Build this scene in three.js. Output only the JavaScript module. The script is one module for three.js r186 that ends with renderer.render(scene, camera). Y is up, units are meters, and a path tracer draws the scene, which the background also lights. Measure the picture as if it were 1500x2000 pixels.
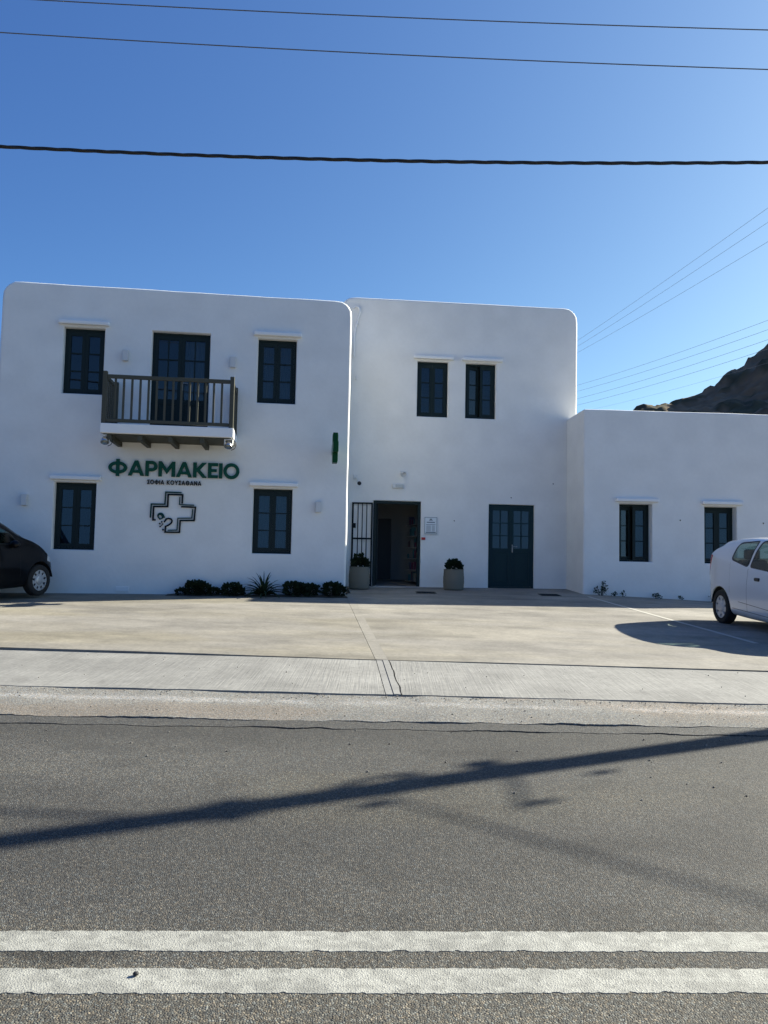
import * as THREE from 'three';
import { mergeGeometries, mergeVertices } from 'three/addons/utils/BufferGeometryUtils.js';
import { RoundedBoxGeometry } from 'three/addons/geometries/RoundedBoxGeometry.js';
import { Brush, Evaluator, SUBTRACTION } from 'three-bvh-csg';

// ---------- camera, sky, sun, exposure ----------
const scene = new THREE.Scene();
const R = Math.PI / 180, EXPOSURE = 2.8;
const camera = new THREE.PerspectiveCamera(67.3, 0.75, 0.1, 2500);
camera.position.set(0, 1.59, 0);
camera.rotation.order = 'YXZ';
camera.rotation.set(3.62 * R, 0, 1.15 * R);
const SUN = new THREE.Vector3(1.62, 1, -0.75).normalize();
{ // clear sky: radiance falls with height and with the angle from the sun
  const W = 1024, H = 512, d = new Float32Array(W * H * 4), v = new THREE.Vector3();
  const a = [-4.618, -3.201, -1.574], b = [2.828, 2.455, 1.487], c = [4.688, 3.296, 1.84];
  for (let j = 0; j < H; j++) for (let i = 0; i < W; i++) {
    const lat = ((j + 0.5) / H - 0.5) * Math.PI, lon = ((i + 0.5) / W - 0.5) * 2 * Math.PI;
    v.set(Math.cos(lat) * Math.cos(lon), Math.sin(lat), Math.cos(lat) * Math.sin(lon));
    const g = Math.acos(Math.min(1, Math.max(-1, v.dot(SUN)))), X = Math.exp(-2.5 * Math.max(0.13, v.y)), Y = Math.exp(-g), o = (j * W + i) * 4;
    for (let k = 0; k < 3; k++) d[o + k] = Math.min(4, Math.exp(a[k] + b[k] * X + c[k] * Y)) / EXPOSURE;
    d[o + 3] = 1;
  }
  const t = new THREE.DataTexture(d, W, H, THREE.RGBAFormat, THREE.FloatType);
  t.mapping = THREE.EquirectangularReflectionMapping; t.magFilter = t.minFilter = THREE.LinearFilter; t.needsUpdate = true;
  scene.background = t; scene.environment = t;
}
const sun = new THREE.DirectionalLight(new THREE.Color(0.98, 0.925, 0.775), 5);
sun.target.position.set(0, 0, -10); sun.position.copy(SUN).multiplyScalar(80).add(sun.target.position);
sun.castShadow = true; sun.shadow.mapSize.set(4096, 4096);
Object.assign(sun.shadow.camera, { left: -40, right: 40, top: 40, bottom: -40, near: 1, far: 220 });
scene.add(sun, sun.target);
const renderer = new THREE.WebGLRenderer({ antialias: true });
renderer.toneMapping = THREE.LinearToneMapping; renderer.toneMappingExposure = EXPOSURE;
renderer.shadowMap.enabled = true;

// ---------- helpers ----------
let seed = 12345;
const rnd = () => { seed = (seed + 0x6D2B79F5) | 0; let t = Math.imul(seed ^ (seed >>> 15), 1 | seed); t = (t + Math.imul(t ^ (t >>> 7), 61 | t)) ^ t; return ((t ^ (t >>> 14)) >>> 0) / 4294967296; };
const rr = (a, b) => a + (b - a) * rnd();
const clamp = (x, a = 0, b = 1) => Math.min(b, Math.max(a, x));
const smooth = (a, b, x) => { const t = clamp((x - a) / (b - a)); return t * t * (3 - 2 * t); };
const hash = (i, j, s = 0) => { let h = Math.imul(i | 0, 374761393) ^ Math.imul(j | 0, 668265263) ^ Math.imul(s | 0, 1274126177); h = Math.imul(h ^ (h >>> 13), 1274126177); return ((h ^ (h >>> 16)) >>> 0) / 4294967296; };
function vn(x, y, s = 0, px = 1 << 20, py = 1 << 20) { // value noise, period px, py
  const xi = Math.floor(x), yi = Math.floor(y); let fx = x - xi, fy = y - yi;
  fx = fx * fx * (3 - 2 * fx); fy = fy * fy * (3 - 2 * fy);
  const x0 = ((xi % px) + px) % px, x1 = (x0 + 1) % px, y0 = ((yi % py) + py) % py, y1 = (y0 + 1) % py;
  const a = hash(x0, y0, s), b = hash(x1, y0, s), c = hash(x0, y1, s), d = hash(x1, y1, s);
  return a + (b - a) * fx + (c - a + (a - b - c + d) * fx) * fy;
}
const fbm = (x, y, s, o = 4) => { let v = 0, a = 0.5, n = 0; for (let i = 0; i < o; i++) { v += a * vn(x, y, s + i); n += a; a *= 0.5; x *= 2.03; y *= 2.03; } return v / n; };
const V = (x, y, z) => new THREE.Vector3(x, y, -z);          // z here is the distance in front of the camera
const SL = 0.0473;                                            // the ground climbs towards the houses
const ground = (x, z) => SL * clamp(z, -4, 24) - 0.042 * Math.max(0, Math.min(x, 16) - 4.7) * clamp((z - 12) / 6);
const used = {};
const numbered = (n) => { const k = used[n] = (used[n] ?? -1) + 1; return k ? `${n}_${String(k).padStart(3, '0')}` : n; };
function put(o, parent) { o.traverse?.((m) => { if (m.isMesh) { m.castShadow = m.receiveShadow = true; } }); parent.add(o); return o; }
function part(name, geo, mat, parent, pos) { const m = new THREE.Mesh(geo, mat); m.name = name; if (pos) m.position.set(...pos); return put(m, parent); }
function tag(o, label, category, group) { o.userData.label = label; o.userData.category = category; if (group) o.userData.group = group; return o; }
function thing(name, label, category, group) { const o = new THREE.Group(); o.name = numbered(name); scene.add(o); return tag(o, label, category, group); }
function single(name, geo, mat, label, category, group) { return tag(part(numbered(name), geo, mat, scene), label, category, group); }
function struct(name, geo, mat) { const m = part(numbered(name), geo, mat, scene); m.userData.kind = 'structure'; return m; }
const rgb = (r, g, b) => new THREE.Color().setRGB(r, g, b);
const std = (c, roughness = 0.8, o = {}) => new THREE.MeshStandardMaterial({ color: rgb(...c), roughness, ...o });
const dull = (c, roughness = 0.6, o = {}) => new THREE.MeshPhysicalMaterial({ color: rgb(...c), roughness, specularIntensity: 0.35, ...o });
const box = (w, h, d, x = 0, y = 0, z = 0) => new THREE.BoxGeometry(w, h, d).translate(x, y, z);
const rbox = (w, h, d, r, x = 0, y = 0, z = 0, s = 2) => new RoundedBoxGeometry(w, h, d, s, r).translate(x, y, z);
const cyl = (r0, r1, h, x = 0, y = 0, z = 0, n = 20) => new THREE.CylinderGeometry(r1, r0, h, n).translate(x, y, z);
const merge = (l) => mergeGeometries(l.map((g) => { const q = g.index ? g.toNonIndexed() : g.clone(); for (const k of Object.keys(q.attributes)) if (!['position', 'normal'].includes(k)) q.deleteAttribute(k); return q; }));
const tube = (pts, r, n = 40, m = 8, closed = false) => new THREE.TubeGeometry(new THREE.CatmullRomCurve3(pts, closed), n, r, m, closed);
function tex(size, f, srgb) { // f(i, j) -> [r, g, b] in 0..1 (srgb: linear values, encoded here)
  const d = new Uint8Array(size * size * 4), enc = (x) => 255 * (srgb ? (x <= 0.0031308 ? 12.92 * x : 1.055 * Math.pow(x, 1 / 2.4) - 0.055) : x), out = [0, 0, 0];
  for (let j = 0; j < size; j++) for (let i = 0; i < size; i++) { f(i, j, out); const o = (j * size + i) * 4; d[o] = enc(clamp(out[0])); d[o + 1] = enc(clamp(out[1])); d[o + 2] = enc(clamp(out[2])); d[o + 3] = 255; }
  const t = new THREE.DataTexture(d, size, size); t.wrapS = t.wrapT = THREE.RepeatWrapping; t.magFilter = THREE.LinearFilter; t.minFilter = THREE.LinearMipmapLinearFilter; t.generateMipmaps = true;
  if (srgb) t.colorSpace = THREE.SRGBColorSpace; t.needsUpdate = true; return t;
}
const retile = (t, m) => { const c = t.clone(); c.repeat.set(1 / m, 1 / m); c.needsUpdate = true; return c; };

// ---------- surface textures ----------
// asphalt: stone chips in bitumen, 4 m tile
const N = 2048, TILE = 4, CELLS = 470, chips = new Float32Array(N * N), chipTone = new Float32Array(N * N);
for (let j = 0; j < N; j++) for (let i = 0; i < N; i++) {
  const x = i / N * CELLS, y = j / N * CELLS, xi = Math.floor(x), yi = Math.floor(y); let d1 = 9, d2 = 9, id = 0;
  for (let b = -1; b <= 1; b++) for (let a = -1; a <= 1; a++) {
    const cx = (xi + a + CELLS) % CELLS, cy = (yi + b + CELLS) % CELLS, px = xi + a + hash(cx, cy, 1) - x, py = yi + b + hash(cx, cy, 2) - y, d = px * px + py * py;
    if (d < d1) { d2 = d1; d1 = d; id = cy * CELLS + cx; } else if (d < d2) d2 = d;
  }
  const e = Math.sqrt(d2) - Math.sqrt(d1), o = j * N + i; chips[o] = clamp(e * 1.9) * (0.45 + 0.55 * hash(id, 7, 3)); chipTone[o] = hash(id, 3, 9);
}
const chipColor = (lo, hi, bit, warm) => tex(N, (i, j, o) => {
  const k = j * N + i, t = chipTone[k], h = smooth(0.02, 0.3, chips[k]), v = lo + (hi - lo) * t * t, w = (hash(Math.floor(t * 9999), 5, 4) - 0.4) * warm, f = 0.85 + 0.3 * vn(i / 3, j / 3, 77);
  o[0] = (bit + (v * (1 + w) - bit) * h) * f; o[1] = (bit + (v - bit) * h) * f; o[2] = (bit + (v * (0.94 - w) - bit) * h) * f;
}, true);
const asphaltMap = chipColor(0.042, 0.15, 0.02, 0.26), vergeMap = chipColor(0.11, 0.3, 0.06, 0.3);
const chipBump = tex(N, (i, j, o) => { o[0] = o[1] = o[2] = chips[j * N + i]; });
const paintMap = tex(1024, (i, j, o) => { const k = ((j * 2) % N) * N + (i * 2) % N, p = chips[k] < 0.05 && chipTone[k] > 0.55 ? 0.13 : 0.255 + 0.06 * chipTone[k], d = 0.74 + 0.2 * vn(i / 64, j / 64, 8, 16, 16) + 0.26 * smooth(0.2, 0.75, vn(i / 11, j / 7, 9, 93, 146)); o[0] = p * d; o[1] = p * d; o[2] = p * d * 0.9; }, true);
// concrete: broomed grooves along u, blotches, fine sand
function concrete(seedN, across, tint) {
  const groove = new Float32Array(1024 * 1024);
  const col = tex(1024, (i, j, o) => {
    const a = across ? j : i, b = across ? i : j;
    const g = 0.55 * vn(a / 3.2, b / 128, seedN, 320, 8) + 0.3 * vn(a / 8, b / 205, seedN + 1, 128, 5) + 0.15 * vn(a / 1.6, b / 32, seedN + 2, 640, 32);
    groove[j * 1024 + i] = g;
    const blot = 0.6 * vn(i / 128, j / 128, seedN + 3, 8, 8) + 0.4 * vn(i / 32, j / 32, seedN + 4, 32, 32), sand = hash(i, j, seedN + 5);
    const v = 0.238 * (0.92 + 0.2 * (g - 0.5) + 0.3 * (blot - 0.5) + 0.16 * (sand - 0.5) + 0.2 * (vn(i / 9, j / 9, seedN + 6, 113, 113) - 0.5));
    o[0] = v * tint[0]; o[1] = v * tint[1]; o[2] = v * tint[2];
  }, true);
  return [col, tex(1024, (i, j, o) => { o[0] = o[1] = o[2] = groove[j * 1024 + i]; })];
}
const [fcMap, fcBump] = concrete(101, true, [1.02, 0.955, 0.83]), [apMap, apBump] = concrete(201, false, [1.0, 0.985, 0.93]);
const textured = (map, bump, tile, bumpScale, roughness, o = {}) => new THREE.MeshStandardMaterial({ map: retile(map, tile), bumpMap: retile(bump, tile), bumpScale, roughness, ...o });
const plasterBump = tex(1024, (i, j, o) => { o[0] = o[1] = o[2] = 0.5 * vn(i / 64, j / 64, 301, 16, 16) + 0.25 * vn(i / 20, j / 20, 302, 51, 51) + 0.25 * vn(i / 5, j / 5, 303, 205, 205); });
const plasterMap = tex(1024, (i, j, o) => { const v = 0.82 - 0.06 * vn(i / 128, j / 128, 311, 8, 8) - 0.02 * vn(i / 24, j / 24, 312, 43, 43) - 0.02 * hash(i, j, 5); o[0] = v; o[1] = v * 0.99; o[2] = v * 0.945; }, true);
const M = {
  asphalt: textured(asphaltMap, chipBump, TILE, 0.0035, 0.85, { vertexColors: true }),
  verge: textured(vergeMap, chipBump, TILE, 0.0035, 0.95, { vertexColors: true }),
  paint: textured(paintMap, chipBump, TILE, 0.0018, 0.75),
  forecourt: textured(fcMap, fcBump, 3.1, 0.0045, 0.85, { vertexColors: true }),
  apron: textured(apMap, apBump, 2.6, 0.0028, 0.9, { vertexColors: true }),
  cement: textured(fcMap, fcBump, 1.7, 0.002, 0.9, { color: rgb(1.04, 1.1, 1.2) }),
  plaster: textured(plasterMap, plasterBump, 2.7, 0.003, 0.9),
  white: std([0.74, 0.74, 0.72], 0.6), frame: dull([0.011, 0.021, 0.021], 0.5), door: dull([0.008, 0.03, 0.036], 0.5),
  wood: dull([0.07, 0.07, 0.054], 0.65), iron: dull([0.008, 0.012, 0.015], 0.6),
  glass: new THREE.MeshPhysicalMaterial({ color: rgb(0.45, 0.5, 0.53), transmission: 1, thickness: 0, roughness: 0.02, ior: 1.58 }),
  curtain: new THREE.MeshPhysicalMaterial({ color: rgb(0.6, 0.6, 0.57), roughness: 0.95, transmission: 0.3, thickness: 0 }),
  steel: std([0.25, 0.25, 0.25], 0.4, { metalness: 1 }), chrome: std([0.6, 0.6, 0.6], 0.25, { metalness: 1 }), black: std([0.012, 0.012, 0.013], 0.5), plastic: std([0.7, 0.7, 0.68], 0.5),
  green: dull([0.004, 0.068, 0.044], 0.5), teal: dull([0.006, 0.045, 0.04], 0.5), ink: dull([0.004, 0.007, 0.01], 0.5),
  signGreen: dull([0.002, 0.05, 0.012], 0.4), pot: std([0.16, 0.15, 0.12], 0.9), soil: std([0.06, 0.045, 0.03], 1),
  leaf: dull([0.012, 0.022, 0.009], 0.7, { side: THREE.DoubleSide }), aloe: dull([0.022, 0.042, 0.02], 0.6, { side: THREE.DoubleSide }), weed: dull([0.025, 0.04, 0.016], 0.7, { side: THREE.DoubleSide }),
  stem: std([0.06, 0.045, 0.03], 0.9), cable: std([0.012, 0.012, 0.012], 0.6), wire: std([0.1, 0.1, 0.1], 0.5),
  lampGrey: std([0.6, 0.6, 0.58], 0.5), pole: std([0.16, 0.11, 0.075], 0.9), red: std([0.4, 0.02, 0.02], 0.5), grate: std([0.02, 0.02, 0.02], 0.7),
};

// ---------- ground ----------
const lines = (a, b, n) => Array.from({ length: n + 1 }, (_, i) => a + (b - a) * i / n);
function sheet(xs, zn, zf, nz, off, skirt = 0, tint) { // top surface between z = zn(x) and zf(x), raised by off, with a near face of height skirt
  const pos = [], uv = [], col = [], idx = [], nx = xs.length, rows = nz + 1 + (skirt ? 2 : 0), O = typeof off === 'function' ? off : () => off;
  for (let j = 0; j < rows; j++) for (let i = 0; i < nx; i++) {
    const x = xs[i], a = zn(x), b = zf(x), jj = skirt ? Math.max(0, j - 2) : j, z = a + (b - a) * jj / nz, drop = skirt && j === 0 ? skirt : 0;
    pos.push(x, ground(x, z) + O(x, z) - drop, -z); uv.push(x, z + drop);
    const c = tint ? tint(x, z) : 1; col.push(...(Array.isArray(c) ? c : [c, c, c]));
  }
  for (let j = 0; j < rows - 1; j++) { if (skirt && j === 1) continue; for (let i = 0; i < nx - 1; i++) { const a = j * nx + i; idx.push(a, a + 1, a + nx, a + 1, a + nx + 1, a + nx); } }
  const g = new THREE.BufferGeometry(); g.setAttribute('position', new THREE.Float32BufferAttribute(pos, 3)); g.setAttribute('uv', new THREE.Float32BufferAttribute(uv, 2));
  g.setAttribute('color', new THREE.Float32BufferAttribute(col, 3)); g.setIndex(idx); g.computeVertexNormals(); return g;
}
const xsFine = [...lines(-60, -9, 30), ...lines(-8.95, 8.95, 358), ...lines(9, 60, 30)];
{ // earth to the horizon
  const zs = [-900, -300, -100, -40, -10, -4, 0, 8, 16, 22, 24, 30, 45, 70, 120, 250, 500, 1200], xs = [-1500, -600, -250, -100, -40, -15, 0, 15, 40, 100, 250, 600, 1500], pos = [], idx = [];
  for (const z of zs) for (const x of xs) pos.push(x, ground(0, z) - 0.2, -z);
  for (let j = 0; j < zs.length - 1; j++) for (let i = 0; i < xs.length - 1; i++) { const a = j * xs.length + i; idx.push(a, a + 1, a + xs.length, a + 1, a + xs.length + 1, a + xs.length); }
  const g = new THREE.BufferGeometry(); g.setAttribute('position', new THREE.Float32BufferAttribute(pos, 3)); g.setIndex(idx); g.computeVertexNormals();
  struct('ground', g, std([0.13, 0.125, 0.11], 1));
}
const rag = (x, s, a) => (fbm(x * 6, 3, s, 3) - 0.5) * a + (vn(x * 40, 1, s + 9) - 0.5) * a * 0.35;
{
  const stain = (x, z, cx, cz, rx, rz, k) => { const d = Math.hypot((x - cx) / rx, (z - cz) / rz) + (fbm(x * 9, z * 9, 31, 3) - 0.5) * 1.1; return 1 - k * smooth(1.05, 0.75, d); };
  const roadTint = (x, z) => {
    let v = 0.9 + 0.34 * (fbm(x * 0.7, z * 1.6, 21, 4) - 0.5) + 0.2 * (fbm(x * 5, z * 7, 25, 3) - 0.5);
    const dust = smooth(0.52, 0.72, fbm(x * 0.45 + 3, z * 1.1, 28, 3)); // dusty, worn patches
    v *= 1 + 0.16 * dust;
    const zz = z + (fbm(x * 1.1, z * 1.7, 23, 4) - 0.5) * 0.7; // wheel tracks worn dark between dusty, lighter bands
    v *= 0.9 + 0.3 * smooth(3.6, 2.6, zz) - 0.1 * smooth(3.4, 3.9, zz) * smooth(4.75, 4.2, zz) + 0.26 * smooth(4.3, 5.0, zz) * smooth(5.75, 5.2, zz) * smooth(1.6, -1.2, x + (fbm(x, z, 26, 3) - 0.5) * 2) - 0.1 * smooth(5.4, 5.8, zz);
    v *= 1 - 0.16 * smooth(0.58, 0.72, fbm(x * 2.3 + 11, z * 3.1, 29, 4));
    v *= stain(x, z, -1.14, 2.9, 0.22, 0.075, 0.55) * stain(x, z, -1.22, 3.3, 0.07, 0.03, 0.3) * stain(x, z, -1.33, 2.5, 0.1, 0.06, 0.4) * stain(x, z, -1.05, 3.42, 0.06, 0.025, 0.25);
    v *= stain(x, z, 0.35, 4.3, 0.06, 0.03, 0.4) * stain(x, z, 1.35, 3.2, 0.05, 0.02, 0.35) * stain(x, z, -0.35, 3.9, 0.04, 0.02, 0.4) * stain(x, z, 1.1, 3.95, 0.5, 0.12, 0.16) * stain(x, z, 0.75, 5.5, 0.35, 0.12, 0.14);
    const tan = Math.max(dust, smooth(3.5, 2.5, zz)); return [v * (1.01 + 0.03 * tan), v, v * (0.97 - 0.08 * tan)];
  };
  struct('road', sheet(xsFine, () => -0.6, (x) => 6.1 + 0 * x, 134, 0, 0, roadTint), M.asphalt);
  const strip = sheet(xsFine, (x) => 6.04 + 0.012 * x + rag(x, 41, 0.05), (x) => 6.4, 6, (x) => 0.003 + 0.006 * smooth(0.45, 0.7, fbm(x * 1.3, 5, 47, 4)), 0.012, (x, z) => 0.86 + 0.25 * (fbm(x * 3, z * 6, 44, 3) - 0.5));
  struct('road_patch', strip, M.asphalt);
  const vt = (x, z) => {
    const line = 6.85 - 0.012 * x, worn = smooth(0.11, 0.03, Math.abs(z - line) + (fbm(x * 7, z * 16, 52, 3) - 0.5) * 0.16) * smooth(0.3, 0.5, fbm(x * 2, z * 3, 54, 3)); // the rubbed-off edge line
    const v = 1.06 + 0.34 * (fbm(x * 1.2, z * 3, 55, 4) - 0.5) + 0.22 * smooth(6.5, 6.9, z), rust = smooth(0.5, 0.68, fbm(x * 0.8, z * 2, 58, 3));
    return [v * (1 + 0.06 * rust) + 0.55 * worn, v * (1 - 0.03 * rust) + 0.55 * worn, v * (1 - 0.1 * rust) + 0.6 * worn];
  };
  struct('road_verge', sheet(xsFine, (x) => 6.25 + 0.012 * x + rag(x, 46, 0.07), () => 7.5, 22, (x) => 0.0095 + 0.008 * smooth(0.42, 0.72, fbm(x * 1.1, 8, 49, 4)), 0.016, vt), M.verge);
  const xsPaint = [...lines(-60, -2.6, 200), ...lines(-2.59, 2.59, 620), ...lines(2.6, 60, 200)], chip = (x, s) => rag(x, s, 0.005) + (vn(x * 90, 2, s + 3) - 0.5) * 0.007 - 0.007 * smooth(0.72, 0.9, vn(x * 26, 4, s + 2));
  const paintLine = (z0, z1, s) => sheet(xsPaint, (x) => z0 + 0.034 * x - chip(x, s), (x) => z1 + 0.034 * x + chip(x, s + 5), 4, 0.0022, 0.002);
  struct('road_marking', paintLine(2.7, 2.845, 61), M.paint);
  struct('road_marking', paintLine(2.955, 3.095, 71), M.paint);
  struct('far_verge', sheet(lines(-60, 60, 60), () => -6, () => -0.55, 8, 0.012, 0, () => 0.8), M.verge);
}
const joint = (z) => -0.07 - (z - 9.01) * 0.0944, zJoint = (x) => 8.93 - 0.05 * x, zApron = (x) => 7.17 - 0.02 * x;
const seam = (z) => 0.045 - (z - 7.26) * 0.06;
function slabBetween(xl, xr, nx, z0, z1, nz, off, skirt, tint) { // slab whose left and right sides follow xl(z), xr(z)
  const pos = [], uv = [], col = [], idx = [], add = (x, z, dy) => { pos.push(x, ground(x, z) + (typeof off === 'function' ? off(x, z) : off) - dy, -z); uv.push(x, z + dy); const c = tint(x, z); col.push(...(Array.isArray(c) ? c : [c, c, c * 0.99])); };
  const w = nx + 3, P = (i) => i === 0 ? [0, skirt] : i === w - 1 ? [1, skirt] : [(i - 1) / nx, 0];
  for (let j = -1; j <= nz; j++) for (let i = 0; i < w; i++) {
    const t = Math.max(0, j) / nz, [s, dy] = P(i), X0 = xl(z0(0)), zz = (x) => z0(x) + (z1(x) - z0(x)) * t;
    let z = zz(0), x = xl(z) + (xr(z) - xl(z)) * s; z = zz(x); x = xl(z) + (xr(z) - xl(z)) * s; add(x, z, Math.max(dy, j < 0 ? skirt : 0));
  }
  for (let j = 0; j < nz + 1; j++) for (let i = 0; i < w - 1; i++) { const a = j * w + i; idx.push(a, a + 1, a + w, a + 1, a + w + 1, a + w); }
  let g = new THREE.BufferGeometry(); g.setAttribute('position', new THREE.Float32BufferAttribute(pos, 3)); g.setAttribute('uv', new THREE.Float32BufferAttribute(uv, 2)); g.setAttribute('color', new THREE.Float32BufferAttribute(col, 3));
  g.setIndex(idx); g = g.toNonIndexed(); g.computeVertexNormals(); return g;
}
{
  const fc = new THREE.Group(); fc.name = 'forecourt'; fc.userData.kind = 'structure'; scene.add(fc);
  const ft = (x, z) => { // cement film, yellowish dust and grey scuffed areas
    const v = 1.0 + 0.42 * (fbm(x * 0.5, z * 1.1, 81, 4) - 0.5) + 0.42 * (fbm(x * 0.7, z * 4.5, 85, 4) - 0.5) - 0.16 * smooth(0.52, 0.68, fbm(x * 0.35 + 7, z * 0.5, 88, 4)) + 0.3 * (fbm(x * 3.2, z * 9, 89, 4) - 0.5) - 0.14 * smooth(0.6, 0.7, fbm(x * 1.3 + 4, z * 2.1, 87, 4));
    const y = smooth(0.4, 0.62, fbm(x * 0.3 + 2, z * 0.8, 90, 4)) * smooth(2.5, -2, x) + 0.35 * smooth(0.5, 0.6, fbm(x * 0.6, z * 3, 92, 3));
    return [v * (1 + 0.025 * y), v, v * (1 - 0.1 * y)];
  };
  const fo = (x) => 0.033 + 0.018 * smooth(0.5, -3.5, x) + 0.006 * (vn(x * 0.8, 2, 19) - 0.5);
  part('slab', slabBetween(() => -16, (z) => joint(z) - 0.004, 120, (x) => zJoint(x), () => 21.5, 90, fo, 0.06, ft), M.forecourt, fc);
  part('slab', slabBetween((z) => joint(z) + 0.143, () => 17, 130, (x) => zJoint(x), () => 22.5, 90, fo, 0.06, ft), M.forecourt, fc);
  part('infill_strip', slabBetween((z) => joint(z) + 0.002, (z) => joint(z) + 0.143, 3, (x) => zJoint(x) + 0.01, () => 17.2, 60, (x) => fo(x) - 0.0005, 0.05, (x, z) => 1 + 0.25 * (fbm(x * 3, z * 2, 91, 3) - 0.5)), M.forecourt, fc);
  const pv = new THREE.Group(); pv.name = 'pavement'; pv.userData.kind = 'structure'; scene.add(pv);
  const at = (x, z) => 0.97 + 0.34 * (fbm(x * 0.6, z * 1.4, 181, 4) - 0.5) + 0.2 * (fbm(x * 6, z * 0.7, 185, 3) - 0.5) + 0.16 * (fbm(x * 4, z * 8, 188, 3) - 0.5);
  const near = (x) => zApron(x) + rag(x, 95, 0.03), far = (x) => zJoint(x) - 0.006 + rag(x, 97, 0.012);
  part('slab', slabBetween(() => -16, (z) => seam(z) - 0.004, 160, near, far, 24, (x) => 0.02 + 0.008 * vn(x * 0.9, 3, 93), 0.05, at), M.apron, pv);
  part('slab', slabBetween((z) => seam(z) + 0.155 + (fbm(z * 4, 1, 99, 3) - 0.5) * 0.025, () => 17, 160, near, far, 40, (x) => 0.019 + 0.008 * vn(x * 0.9, 3, 94), 0.05, at), M.apron, pv);
  part('infill_strip', slabBetween((z) => seam(z) + 0.002, (z) => seam(z) + 0.071, 2, near, far, 24, 0.025, 0.05, () => 1.05), M.cement, pv);
  part('infill_strip', slabBetween((z) => seam(z) + 0.075, (z) => seam(z) + 0.14 + (fbm(z * 4, 1, 99, 3) - 0.5) * 0.02, 2, near, far, 40, 0.03, 0.05, () => 1.08), M.cement, pv);
  // worn white bay line beside the parked car
  const bl = slabBetween((z) => 4.62 + (18 - z) * 0.078 + rag(z, 111, 0.015), (z) => 4.7 + (18 - z) * 0.078 + rag(z, 115, 0.015), 1, () => 10.8, () => 17.6, 60, (x, z) => fo(x) + 0.004, 0.0005, () => 1);
  struct('parking_bay_line', bl, std([0.42, 0.41, 0.36], 0.85));
}
{ // rocky hill behind the low wing
  const ridge = [[-40, 4], [20, 20], [40, 29], [54, 35.2], [64, 37.6], [67.5, 39.2], [71, 40.8], [74, 43.6], [76, 45.5], [78.3, 46.8], [80.5, 48.5], [88, 53], [100, 58], [125, 62], [160, 52], [210, 30], [280, 4]];
  const rh = (x) => { for (let i = 1; i < ridge.length; i++) if (x <= ridge[i][0]) { const [a, b] = ridge[i - 1], [c, d] = ridge[i]; return b + (d - b) * (x - a) / (c - a); } return 2; };
  const xs = lines(-40, 280, 420), zs = [...lines(78, 172, 130), 180, 195, 215, 240], pos = [], col = [], idx = [];
  for (const z of zs) for (const x of xs) {
    const t = z < 162 ? clamp((z - 78) / 84) : clamp(1 - (z - 162) / 78), rock = Math.abs(fbm(x * 0.11, z * 0.11, 401, 5) - 0.5) * 2, k = fbm(x * 0.5, z * 0.5, 407, 3), scrub = smooth(0.5, 0.62, fbm(x * 0.3, z * 0.3, 411, 4));
    pos.push(x + (vn(x, z, 419) - 0.5) * 0.7, rh(x) * Math.pow(t, 0.9) + (t > 0 ? (rock * 2.4 - 0.9 + (k - 0.5) * 1.8 + (fbm(x * 1.1, z * 0.9, 417, 3) - 0.5) * 1.5 + scrub * 0.6) * smooth(0, 0.2, t) : 0), -z + (vn(x, z, 421) - 0.5) * 0.7);
    const m = 0.55 + 0.9 * fbm(x * 0.8, z * 0.8, 423, 3); col.push(m * (0.2 - 0.13 * scrub), m * (0.13 - 0.07 * scrub), m * (0.075 - 0.045 * scrub));
  }
  for (let j = 0; j < zs.length - 1; j++) for (let i = 0; i < xs.length - 1; i++) { const a = j * xs.length + i; idx.push(a, a + 1, a + xs.length, a + 1, a + xs.length + 1, a + xs.length); }
  const g = new THREE.BufferGeometry(); g.setAttribute('position', new THREE.Float32BufferAttribute(pos, 3)); g.setAttribute('color', new THREE.Float32BufferAttribute(col, 3)); g.setIndex(idx); g.computeVertexNormals();
  struct('hill', g, new THREE.MeshStandardMaterial({ vertexColors: true, roughness: 1 }));
}

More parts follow.
